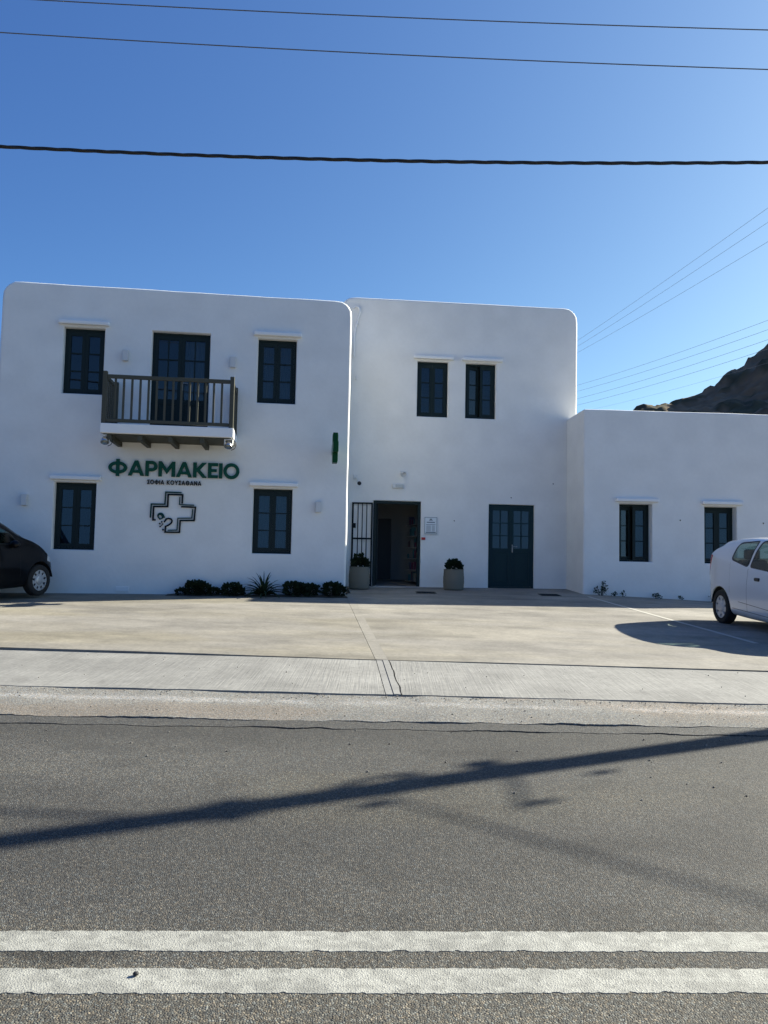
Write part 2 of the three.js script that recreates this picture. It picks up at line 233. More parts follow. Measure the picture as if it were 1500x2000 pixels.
// ---------- buildings ----------
const csg = new Evaluator(); csg.attributes = ['position', 'normal']; csg.useGroups = false;
function softBlock(x0, x1, y0, y1, z0, z1, r, wob, s, R2 = 0) { // plastered block with rounded edges and an uneven hand-finished surface
  const ax = (a, b) => { const n = Math.max(2, Math.round((b - a - 2 * r) / 0.16)), l = []; for (let i = 0; i < 6; i++) l.push(a + r * i / 6); for (let i = 0; i <= n; i++) l.push(a + r + (b - a - 2 * r) * i / n); for (let i = 1; i <= 6; i++) l.push(b - r + r * i / 6); return l; };
  const X = ax(x0, x1), Y = ax(y0, y1), Z = ax(z0, z1), lo = [x0 + r, y0 + r, z0 + r], hi = [x1 - r, y1 - r, z1 - r], pos = [], idx = [];
  const face = (A, B, f, flip) => { const base = pos.length / 3; for (const b of B) for (const a of A) pos.push(...f(a, b)); for (let j = 0; j < B.length - 1; j++) for (let i = 0; i < A.length - 1; i++) { const q = base + j * A.length + i; flip ? idx.push(q, q + A.length, q + 1, q + 1, q + A.length, q + A.length + 1) : idx.push(q, q + 1, q + A.length, q + 1, q + A.length + 1, q + A.length); } };
  face(X, Y, (a, b) => [a, b, z1], false); face(X, Y, (a, b) => [a, b, z0], true); face(Z, Y, (a, b) => [x1, b, a], true); face(Z, Y, (a, b) => [x0, b, a], false); face(X, Z, (a, b) => [a, y1, b], true); face(X, Z, (a, b) => [a, y0, b], false);
  for (let i = 0; i < pos.length; i += 3) {
    const p = [pos[i], pos[i + 1], pos[i + 2]], q = p.map((v, k) => clamp(v, lo[k], hi[k])), d = p.map((v, k) => v - q[k]), l = Math.hypot(...d) || 1;
    const w = wob * ((fbm(p[0] * 0.9 + p[2] * 0.7, p[1] * 0.9, s, 3) - 0.5) * 2);
    for (let k = 0; k < 3; k++) pos[i + k] = q[k] + d[k] / l * (r + w);
    const ex = pos[i] > (x0 + x1) / 2 ? pos[i] - (x1 - R2) : pos[i] - (x0 + R2), dx = pos[i] > (x0 + x1) / 2 ? Math.max(0, ex) : Math.min(0, ex), dy = pos[i + 1] - (y1 - R2);
    if (R2 && dx && dy > 0) { const m = Math.max(Math.abs(dx), dy) / Math.hypot(dx, dy); pos[i] += dx * (m - 1); pos[i + 1] += dy * (m - 1); }
  }
  let g = new THREE.BufferGeometry(); g.setAttribute('position', new THREE.Float32BufferAttribute(pos, 3)); g.setIndex(idx); g = mergeVertices(g, 1e-4); g.computeVertexNormals(); return g;
}
function opening(u0, u1, y0, y1, depth) { // a hole whose plastered edge is softened
  const g = new THREE.BoxGeometry(1, 1, 1, 1, 1, 3), p = g.attributes.position, w = u1 - u0, h = y1 - y0, zz = [-depth, -0.03, 0.012, 0.3], e = [0, 0, 0.022, 0.022];
  for (let i = 0; i < p.count; i++) { const k = Math.round((p.getZ(i) + 0.5) * 3); p.setXYZ(i, (u0 + u1) / 2 + Math.sign(p.getX(i)) * (w / 2 + e[k]), (y0 + y1) / 2 + Math.sign(p.getY(i)) * (h / 2 + e[k]), zz[k]); }
  const q = g.toNonIndexed(); q.deleteAttribute('uv'); q.computeVertexNormals(); return q;
}
function uvByNormal(g) { // metres, along the face each triangle lies in
  const p = g.attributes.position, n = g.attributes.normal, uv = new Float32Array(p.count * 2);
  for (let i = 0; i < p.count; i++) { const a = Math.abs(n.getX(i)), b = Math.abs(n.getY(i)), c = Math.abs(n.getZ(i)); const q = c >= a && c >= b ? [p.getX(i), p.getY(i)] : a >= b ? [p.getZ(i), p.getY(i)] : [p.getX(i), p.getZ(i)]; uv.set(q, i * 2); }
  g.setAttribute('uv', new THREE.BufferAttribute(uv, 2)); return g;
}
const brush = (g) => { const b = new Brush(g); b.updateMatrixWorld(); return b; };
function shell(o, cuts) {
  let b = brush(softBlock(o.u0, o.u1, o.y0, o.y1, -o.depth, 0, o.r, o.wob, o.s, o.R2));
  const t = 0.4, bx = (x0, x1, y0, y1, z0, z1) => { const g = box(x1 - x0, y1 - y0, z1 - z0, (x0 + x1) / 2, (y0 + y1) / 2, (z0 + z1) / 2).toNonIndexed(); g.deleteAttribute('uv'); return brush(g); };
  for (const [y0, y1] of o.rooms) b = csg.evaluate(b, bx(o.u0 + t, o.u1 - t, y0, y1, -o.depth + t, -t), SUBTRACTION);
  b = csg.evaluate(b, bx(o.u0 + 0.28, o.u1 - 0.28, o.y1 - 0.4, o.y1 + 1, -o.depth + 0.28, -0.28), SUBTRACTION); // roof terrace behind the parapet
  for (const c of cuts) b = csg.evaluate(b, brush(opening(...c, 0.6)), SUBTRACTION);
  const g = b.geometry.clone(); return uvByNormal(g);
}
function building(name, label, X, z, yaw, base) { const g = thing(name, label, 'building'); g.position.copy(V(X, base, z)); g.rotation.y = yaw * R; g.userData.yb = base; return g; }
function settle(g) { for (const c of g.children) c.position.y -= g.userData.yb; delete g.userData.yb; }
function curtainGeo(w, h, s) { const g = new THREE.PlaneGeometry(w, h, 36, 1), p = g.attributes.position; for (let i = 0; i < p.count; i++) p.setZ(i, 0.018 * Math.sin(p.getX(i) * 75 + s) + 0.012 * Math.sin(p.getX(i) * 31 + s * 3)); g.computeVertexNormals(); return g; }
// a glazed, two-leaf window or door: fixed frame (the part) > casements, glazing bars, panes, hood, curtain (its pieces)
function glazed(parent, o) {
  const { u0, u1, y0, y1, recess = 0.13, rows = 3, cols = 1, panel = 0, mat = M.frame, name = 'window', fb = 0.05, st = 0.068, top = 0.09, bot = 0.075 } = o;
  const w = u1 - u0 + 0.006, h = y1 - y0 + 0.006, d = 0.07;
  const f = part(name, merge([box(w, fb, d, 0, h / 2 - fb / 2), box(w, fb, d, 0, -h / 2 + fb / 2), box(fb, h - 2 * fb, d, -w / 2 + fb / 2), box(fb, h - 2 * fb, d, w / 2 - fb / 2)]), mat, parent, [(u0 + u1) / 2, (y0 + y1) / 2, -recess - d / 2]);
  const lw = (w - 2 * fb) / 2 - 0.003, lh = h - 2 * fb - 0.006, zf = 0.008;
  for (const s of [-1, 1]) {
    const cx = s * (lw / 2 + 0.0015), turn = o.ajar && s === o.ajar[0] ? o.ajar[1] : 0;
    const leaf = new THREE.Mesh(merge([box(st, lh, 0.045, -lw / 2 + st / 2), box(st, lh, 0.045, lw / 2 - st / 2), box(lw - 2 * st, top, 0.045, 0, lh / 2 - top / 2), box(lw - 2 * st, bot, 0.045, 0, -lh / 2 + bot / 2),
      ...(panel ? [box(lw - 2 * st, 0.1, 0.045, 0, -lh / 2 + panel), box(lw - 2 * st, panel - bot - 0.05, 0.02, 0, -lh / 2 + bot + (panel - bot - 0.05) / 2), rbox(lw - 2 * st - 0.09, panel - bot - 0.14, 0.016, 0.007, 0, -lh / 2 + bot + (panel - bot - 0.05) / 2, 0.012)] : [])]), mat);
    leaf.name = panel ? 'door_leaf' : 'casement'; leaf.position.set(cx, 0, zf); put(leaf, f);
    const gy0 = -lh / 2 + (panel ? panel + 0.05 : bot), gy1 = lh / 2 - top, gw = lw - 2 * st, ch = (gy1 - gy0) / rows, cw = gw / cols, kids = [];
    for (let r = 1; r < rows; r++) kids.push(part('glazing_bar', box(gw, 0.024, 0.036), mat, f, [cx, gy0 + r * ch, zf]));
    for (let c = 1; c < cols; c++) kids.push(part('glazing_bar', box(0.024, gy1 - gy0, 0.034), mat, f, [cx - gw / 2 + c * cw, (gy0 + gy1) / 2, zf]));
    for (let r = 0; r < rows; r++) for (let c = 0; c < cols; c++) kids.push(part('pane', box(cw - 0.003, ch - 0.003, 0.004), M.glass, f, [cx - gw / 2 + (c + 0.5) * cw, gy0 + (r + 0.5) * ch, zf - 0.006]));
    if (turn) { // this leaf stands open into the room, about its outer stile
      const hx = s * (lw + 0.0015); for (const k of [leaf, ...kids]) { k.position.sub(new THREE.Vector3(hx, 0, zf)).applyAxisAngle(new THREE.Vector3(0, 1, 0), turn).add(new THREE.Vector3(hx, 0, zf)); k.rotation.y = turn; }
    }
    if (o.curtain?.includes(s)) part('curtain', curtainGeo(lw - 0.01, lh - 0.02, s + u0), M.curtain, f, [cx, 0, -0.14]);
    if (panel && o.handle === s) part('handle', merge([rbox(0.03, 0.2, 0.012, 0.005, 0, 0, 0), new THREE.CylinderGeometry(0.009, 0.009, 0.05, 10).rotateX(Math.PI / 2).translate(0, 0.05, 0.025), rbox(0.12, 0.018, 0.016, 0.007, 0.055, 0.05, 0.05)]), M.steel, f, [s * 0.04, -h / 2 + 1.02, zf + 0.028]);
  }
  if (o.hood) part('hood', rbox(o.hood[1] - o.hood[0], 0.085, 0.26, 0.022, 0, 0, 0, 3), M.plaster2, f, [(o.hood[0] + o.hood[1]) / 2 - (u0 + u1) / 2, h / 2 + 0.088, recess + d / 2 - 0.03]);
  return f;
}
M.plaster2 = std([0.79, 0.79, 0.775], 0.85);
const wallLamp = (label, P, u, y) => { // up-and-down wall light
  const t = thing('wall_light', label, 'wall light', 'box wall lights on the white house'); const c = new THREE.Vector3(u, y, 0.003).applyAxisAngle(new THREE.Vector3(0, 1, 0), P.rotation.y).add(new THREE.Vector3(P.position.x, 0, P.position.z));
  t.position.copy(c); t.rotation.y = P.rotation.y;
  part('back_plate', rbox(0.09, 0.18, 0.012, 0.004, 0, 0, 0.006), M.plastic, t); part('housing', rbox(0.115, 0.225, 0.085, 0.006, 0, 0, 0.0565), M.lampGrey, t); part('diffuser', box(0.08, 0.006, 0.05, 0, 0.114, 0.0565), M.white, t);
};
const onWall = (P, u, y, off, o) => { o.position.copy(new THREE.Vector3(u, 0, off).applyAxisAngle(new THREE.Vector3(0, 1, 0), P.rotation.y).add(P.position)); o.position.y = y; o.rotation.y = P.rotation.y; return o; };

// the two-storey house with the balcony
const house = building('house', 'white two-storey house with a wooden balcony above the green pharmacy lettering', -0.78, 16.45, 7, 0.7);
{
  const cuts = [[-5.985, -5.17, 4.92, 6.31], [-1.995, -1.18, 4.9, 6.29], [-6.03, -5.21, 1.69, 3.07], [-2.0, -1.185, 1.69, 3.06], [-4.205, -3.005, 4.19, 6.325]];
  part('wall', shell({ u0: -7.24, u1: 0, y0: 0.1, y1: 7.22, depth: 7.5, r: 0.06, R2: 0.3, wob: 0.014, s: 501, rooms: [[0.95, 3.75], [4.15, 6.65]] }, cuts), M.plaster, house);
  const hood = (c, dy = 0) => [c - 0.51, c + 0.51];
  glazed(house, { u0: cuts[0][0], u1: cuts[0][1], y0: 4.92, y1: 6.31, hood: hood(-5.58) });
  glazed(house, { u0: cuts[1][0], u1: cuts[1][1], y0: 4.9, y1: 6.29, hood: hood(-1.585), curtain: [-1, 1] });
  const shop = glazed(house, { u0: cuts[2][0], u1: cuts[2][1], y0: 1.69, y1: 3.07, hood: hood(-5.61) });
  for (let i = 0; i < 6; i++) part('security_bar', cyl(0.007, 0.007, 1.3, 0, 0, 0, 8), M.iron, shop, [-0.3 + i * 0.12, 0, -0.07]);
  glazed(house, { u0: cuts[3][0], u1: cuts[3][1], y0: 1.69, y1: 3.06, hood: hood(-1.58), curtain: [-1, 1] });
  glazed(house, { u0: cuts[4][0], u1: cuts[4][1], y0: 4.19, y1: 6.325, name: 'balcony_door', rows: 3, cols: 2, panel: 0.62, curtain: [1], handle: 1 });
  // balcony
  const D = 1.1, u0 = -4.92, u1 = -2.38, uc = (u0 + u1) / 2, bw = u1 - u0;
  const slab = part('balcony', merge([rbox(bw, 0.19, D, 0.012, 0, 0, 0)]), M.plaster2, house, [uc, 4.05, D / 2 + 0.002]);
  part('soffit_board', box(bw - 0.1, 0.02, D - 0.12, 0, -0.106, -0.02), M.wood, slab);
  for (const u of [-4.76, -4.18, -3.6, -2.99]) part('beam', rbox(0.085, 0.1, D - 0.08, 0.008, u - uc, -0.166, -0.035), M.wood, slab);
  const ph = 1.0, py = 0.095 + ph / 2, post = rbox(0.085, ph + 0.03, 0.085, 0.012), zf = D / 2 - 0.055, zb = -D / 2 + 0.07;
  for (const [x, z] of [[-bw / 2 + 0.05, zf], [bw / 2 - 0.05, zf], [-bw / 2 + 0.05, zb], [bw / 2 - 0.05, zb]]) part('post', post, M.wood, slab, [x, py + 0.015, z]);
  const len = bw - 0.1 - 0.085; for (const [y, h] of [[0.93 + 0.095, 0.075], [0.16, 0.065]]) {
    part('rail', rbox(len - 0.002, h, 0.055, 0.01), M.wood, slab, [0, y, zf]);
    for (const s of [-1, 1]) part('rail', rbox(0.055, h, zf - zb - 0.087, 0.01), M.wood, slab, [s * (bw / 2 - 0.05), y, (zf + zb) / 2]);
  }
  const bal = rbox(0.042, 0.79, 0.03, 0.006); for (let i = 1; i <= 14; i++) part('baluster', bal, M.wood, slab, [-len / 2 + len * i / 15, 0.59, zf]);
  for (const s of [-1, 1]) for (let i = 1; i <= 5; i++) part('baluster', bal.clone().rotateY(Math.PI / 2), M.wood, slab, [s * (bw / 2 - 0.05), 0.59, zb + (zf - zb) * i / 6]);
  part('cover_plate', rbox(0.26, 0.1, 0.02, 0.004), M.plaster2, house, [-4.6, 0.9, 0.012]);
  settle(house);
  wallLamp('white box wall light on the upper wall between the left window and the balcony door', house, -4.72, 5.757);
  wallLamp('white box wall light on the upper wall right of the balcony door', house, -2.51, 5.725);
  wallLamp('white box wall light beside the shop window above the black car', house, -6.59, 2.68);
  wallLamp('white box wall light on the lower wall under the green cross sign', house, -0.63, 2.70);
}
const midHouse = building('house', 'white two-storey house with the open shop entrance and a blue-green double door', -0.78, 19.14, 5.5, 0.8);
{
  const cuts = [[1.57, 2.36, 5.26, 6.68], [2.815, 3.6, 5.26, 6.68], [0.52, 1.71, 0.945, 3.085], [3.46, 4.64, 0.945, 3.075]];
  part('wall', shell({ u0: -0.42, u1: 5.76, y0: 0.1, y1: 8.26, depth: 7, r: 0.07, R2: 0.34, wob: 0.016, s: 601, rooms: [[0.93, 3.6], [4.3, 7.5]] }, cuts), M.plaster, midHouse);
  glazed(midHouse, { u0: cuts[0][0], u1: cuts[0][1], y0: 5.26, y1: 6.68, hood: [1.463, 2.493], recess: 0.1 });
  glazed(midHouse, { u0: cuts[1][0], u1: cuts[1][1], y0: 5.26, y1: 6.68, hood: [2.706, 3.762], recess: 0.1, ajar: [-1, 0.28] });
  glazed(midHouse, { u0: 3.46, u1: 4.64, y0: 0.945, y1: 3.075, name: 'double_door', mat: M.door, rows: 3, cols: 2, panel: 0.92, handle: 1, recess: 0.07, top: 0.1 });
  const w = 1.19, h = 2.14, ef = part('door_frame', merge([box(w, 0.07, 0.12, 0, h / 2 - 0.035), box(0.07, h - 0.07, 0.12, -w / 2 + 0.035, -0.035), box(0.07, h - 0.07, 0.12, w / 2 - 0.035, -0.035)]), M.frame, midHouse, [1.115, 2.015, -0.07]);
  part('threshold', box(w - 0.02, 0.03, 0.34), std([0.42, 0.4, 0.36], 0.7), ef, [0, -h / 2 + 0.0, 0.0]);
  // the inner leaf stands open along the left of the passage
  const leaf = part('door_leaf', merge([box(0.045, h - 0.1, 0.09, 0, 0, 0), box(0.045, h - 0.1, 0.09, 0, 0, -0.42), box(0.045, 0.1, 0.33, 0, h / 2 - 0.1, -0.21), box(0.045, 0.75, 0.33, 0, -h / 2 + 0.425, -0.21)]), M.frame, ef, [-w / 2 + 0.1, -0.01, -0.12]);
  // step and interior partition
  part('step', rbox(1.5, 0.12, 0.4, 0.02), std([0.36, 0.34, 0.3], 0.85), midHouse, [1.1, 0.87, 0.12]);
  part('partition', merge([box(0.86, 2.65, 0.1, 0.44, 2.26, -2.6), box(0.38, 0.8, 0.1, 1.06, 3.185, -2.6), box(4.08, 2.65, 0.1, 3.29, 2.26, -2.6)]), std([0.26, 0.26, 0.25], 0.9), midHouse);
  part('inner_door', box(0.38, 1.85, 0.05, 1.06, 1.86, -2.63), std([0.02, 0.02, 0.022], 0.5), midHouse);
  settle(midHouse);
}
const wing = building('house', 'low white single-storey wing with two shuttered-green windows and a flat parapet', 4.75, 18.3, 3, 0.7);
{
  const cuts = [[0.885, 1.672, 1.685, 3.065], [2.97, 3.755, 1.68, 3.045]];
  part('wall', shell({ u0: 0, u1: 7.75, y0: 0.0, y1: 5.335, depth: 6.5, r: 0.05, wob: 0.01, s: 701, rooms: [[0.9, 4.7]] }, cuts), M.plaster, wing);
  glazed(wing, { u0: 0.885, u1: 1.672, y0: 1.685, y1: 3.065, hood: [0.782, 1.82], recess: 0.21, ajar: [-1, 0.3] });
  glazed(wing, { u0: 2.97, u1: 3.755, y0: 1.68, y1: 3.045, hood: [2.877, 3.89], recess: 0.21 });
  settle(wing);
}

// ---------- lettering ----------
const arc = (cx, cy, rx, ry, a, b, n = 16) => lines(a, b, n).map((t) => [cx + rx * Math.cos(t), cy + ry * Math.sin(t)]);
const PI = Math.PI;
const glyph = { // bold geometric capitals, cap height 1
  'Α': [1.04, [[0, 0], [0.41, 1], [0.63, 1], [1.04, 0], [0.8, 0], [0.725, 0.19], [0.315, 0.19], [0.24, 0]], [[0.385, 0.37], [0.655, 0.37], [0.52, 0.72]]],
  'Ρ': [0.78, [[0, 0], [0, 1], [0.42, 1], ...arc(0.42, 0.66, 0.35, 0.34, PI / 2, -PI / 2), [0.23, 0.32], [0.23, 0]], [[0.23, 0.52], ...arc(0.42, 0.66, 0.13, 0.14, -PI / 2, PI / 2), [0.23, 0.8]]],
  'Μ': [1.08, [[0, 0], [0, 1], [0.2, 1], [0.54, 0.52], [0.88, 1], [1.08, 1], [1.08, 0], [0.85, 0], [0.85, 0.6], [0.54, 0.17], [0.23, 0.6], [0.23, 0]]],
  'Κ': [0.9, [[0, 0], [0, 1], [0.23, 1], [0.23, 0.6], [0.58, 1], [0.87, 1], [0.45, 0.53], [0.91, 0], [0.61, 0], [0.23, 0.43], [0.23, 0]]],
  'Ε': [0.66, [[0, 0], [0, 1], [0.65, 1], [0.65, 0.8], [0.23, 0.8], [0.23, 0.6], [0.58, 0.6], [0.58, 0.41], [0.23, 0.41], [0.23, 0.2], [0.66, 0.2], [0.66, 0]]],
  'Ι': [0.23, [[0, 0], [0, 1], [0.23, 1], [0.23, 0]]],
  'Ο': [1.06, arc(0.53, 0.5, 0.53, 0.53, 0, 2 * PI * 47 / 48, 47), arc(0.53, 0.5, 0.31, 0.31, 0, 2 * PI * 47 / 48, 47)],
  'Φ': (() => { const c = 0.6, hw = 0.11, rx = 0.6, ry = 0.4, ix = 0.385, iy = 0.2, a = Math.acos(hw / rx), b = Math.acos(hw / ix); return [1.2, [[c + hw, 1.06], ...arc(c, 0.5, rx, ry, a, -a, 24), [c + hw, -0.06], [c - hw, -0.06], ...arc(c, 0.5, rx, ry, PI + a, PI - a, 24), [c - hw, 1.06]], arc(c, 0.5, ix, iy, -b, b, 20), arc(c, 0.5, ix, iy, PI - b, PI + b, 20)]; })(),
  'Σ': [0.72, [[0, 0], [0, 0.17], [0.33, 0.5], [0, 0.83], [0, 1], [0.7, 1], [0.7, 0.8], [0.35, 0.8], [0.62, 0.5], [0.35, 0.2], [0.72, 0.2], [0.72, 0]]],
  'Υ': [0.94, [[0.36, 0], [0.36, 0.4], [0, 1], [0.26, 1], [0.47, 0.61], [0.68, 1], [0.94, 1], [0.58, 0.4], [0.58, 0]]],
  'Ν': [0.9, [[0, 0], [0, 1], [0.2, 1], [0.67, 0.4], [0.67, 1], [0.9, 1], [0.9, 0], [0.7, 0], [0.23, 0.6], [0.23, 0]]],
  'Θ': [1.06, arc(0.53, 0.5, 0.53, 0.53, 0, 2 * PI * 47 / 48, 47), [...arc(0.53, 0.5, 0.31, 0.31, 0.32, PI - 0.32, 18)], [...arc(0.53, 0.5, 0.31, 0.31, PI + 0.32, 2 * PI - 0.32, 18)]],
};
const toShape = ([o, ...holes]) => { const s = new THREE.Shape(o.map((p) => new THREE.Vector2(...p))); for (const h of holes) s.holes.push(new THREE.Path(h.map((p) => new THREE.Vector2(...p)))); return s; };
function lettering(t, text, u0, u1, y, cap, gap, depth, mat) {
  let w = 0; for (const c of text) w += (c === ' ' ? 0.42 : glyph[c][0]) + gap; w -= gap;
  const k = (u1 - u0) / w; let x = u0;
  for (const c of text) {
    if (c !== ' ') part('letter', new THREE.ExtrudeGeometry(toShape(glyph[c].slice(1)), { depth, bevelEnabled: false, curveSegments: 12 }).scale(k, cap, 1), mat, t, [x, y, 0]);
    x += ((c === ' ' ? 0.42 : glyph[c][0]) + gap) * k;
  }
}
{
  const s = thing('pharmacy_lettering', 'large dark green raised capital letters on the white wall below the balcony', 'sign'); onWall(house, -3.64, 3.245, 0.018, s);
  lettering(s, 'ΦΑΡΜΑΚΕΙΟ', -1.335, 1.335, 0, 0.318, 0.065, 0.03, M.green);
  const s2 = thing('name_lettering', 'small black raised capital letters in a line under the large green letters', 'sign'); onWall(house, -3.635, 3.08, 0.018, s2);
  lettering(s2, 'ΣΟΦΙΑ ΚΟΥΣΑΘΑΝΑ', -0.551, 0.551, 0, 0.092, 0.15, 0.014, M.ink);
  const e = thing('cross_emblem', 'black and green outlined cross with a pill shape on the white wall', 'emblem'); onWall(house, -3.643, 2.497, 0.018, e);
  const q = ([x, y]) => [(x - 742) * 0.00214, (612 - y) * 0.00209 + (x - 742) * 0.00006];
  const stroke = (pts, w, depth, mat, name, caps) => { // mitred band along a polyline
    const P = pts.map(q), L = [], Rr = [];
    P.forEach((p, i) => { const a = P[Math.max(0, i - 1)], b = P[Math.min(P.length - 1, i + 1)], d0 = [p[0] - a[0], p[1] - a[1]], d1 = [b[0] - p[0], b[1] - p[1]], n = (d) => { const l = Math.hypot(...d); return l ? [-d[1] / l, d[0] / l] : null; }, n0 = n(d0) ?? n(d1), n1 = n(d1) ?? n(d0), m = [n0[0] + n1[0], n0[1] + n1[1]], k = w / (1 + n0[0] * n1[0] + n0[1] * n1[1]); L.push([p[0] + m[0] * k / 1, p[1] + m[1] * k / 1]); Rr.push([p[0] - m[0] * k, p[1] - m[1] * k]); });
    part(name, new THREE.ExtrudeGeometry(toShape([[...L, ...Rr.reverse()]]), { depth, bevelEnabled: false }), mat, e);
  };
  const hw = 0.0165;
  stroke([[582, 683], [557, 683], [559, 550], [691, 550], [692, 430], [829, 433], [827, 520]], hw, 0.02, M.ink, 'outline');
  stroke([[818, 552], [955, 557], [947, 690], [815, 690], [811, 808], [675, 805], [678, 748], [705, 736], [730, 716], [738, 694], [728, 675], [705, 668], [682, 675], [663, 705]], hw * 0.95, 0.02, M.ink, 'outline');
  stroke([[531, 660], [535, 525], [664, 527], [668, 406], [818, 411]], hw * 0.8, 0.014, M.teal, 'outline');
  stroke([[803, 455], [801, 530], [942, 537]], hw * 0.6, 0.013, M.teal, 'outline');
  stroke([[929, 575], [924, 666], [791, 667], [787, 785], [700, 786]], hw * 0.6, 0.013, M.teal, 'outline');
  const cap = [[-26, 34], ...arc(0, 0, 32, 32, PI * 1.02, -0.06, 20).map(([x, y]) => [x, -y]), [32, 34]].map(([x, y]) => { const a = 0.5; return q([627 + x * Math.cos(a) * -1 * -1 - y * Math.sin(a) * -1, 642 + y * Math.cos(a) - x * Math.sin(a) * 0.9]); });
  const hole = arc(0, 4, 13, 17, 0, 2 * PI * 15 / 16, 15).map(([x, y]) => q([624 + x + 0.3 * y, 648 + y]));
  part('pill', new THREE.ExtrudeGeometry(toShape([cap, hole]), { depth: 0.018, bevelEnabled: false }), M.teal, e);
  for (const [x, y, r] of [[641, 703, 8], [622, 720, 8], [650, 724, 7], [641, 737, 6], [627, 749, 8], [655, 781, 9]]) part('dot', new THREE.CylinderGeometry(r * 0.0021, r * 0.0021, 0.016, 14).rotateX(PI / 2), M.ink, e, [...q([x, y]), 0.008]);
}
{ // projecting cross sign, seen edge-on
  const t = thing('projecting_cross_sign', 'green cross sign projecting edge-on from the house wall', 'sign'); onWall(house, -0.33, 3.907, 0, t);
  const a = 0.305, b = 0.105, s = new THREE.Shape([[-b, -a], [b, -a], [b, -b], [a, -b], [a, b], [b, b], [b, a], [-b, a], [-b, b], [-a, b], [-a, -b], [-b, -b]].map((p) => new THREE.Vector2(...p)));
  part('case', new THREE.ExtrudeGeometry(s, { depth: 0.085, bevelEnabled: true, bevelSize: 0.008, bevelThickness: 0.008, bevelSegments: 2 }).translate(0, 0, -0.0425).rotateY(PI / 2), M.signGreen, t, [0, 0, 0.5]);
  for (const x of [-1, 1]) part('face_panel', new THREE.ExtrudeGeometry(s, { depth: 0.006, bevelEnabled: false }).scale(0.9, 0.9, 1).rotateY(PI / 2), std([0.01, 0.13, 0.04], 0.3), t, [x * 0.054 - 0.003, 0, 0.5]);
  part('bracket', merge([box(0.03, 0.05, 0.2, 0, 0, 0.105), box(0.1, 0.14, 0.01, 0, 0, 0.008)]), M.plastic, t);
}
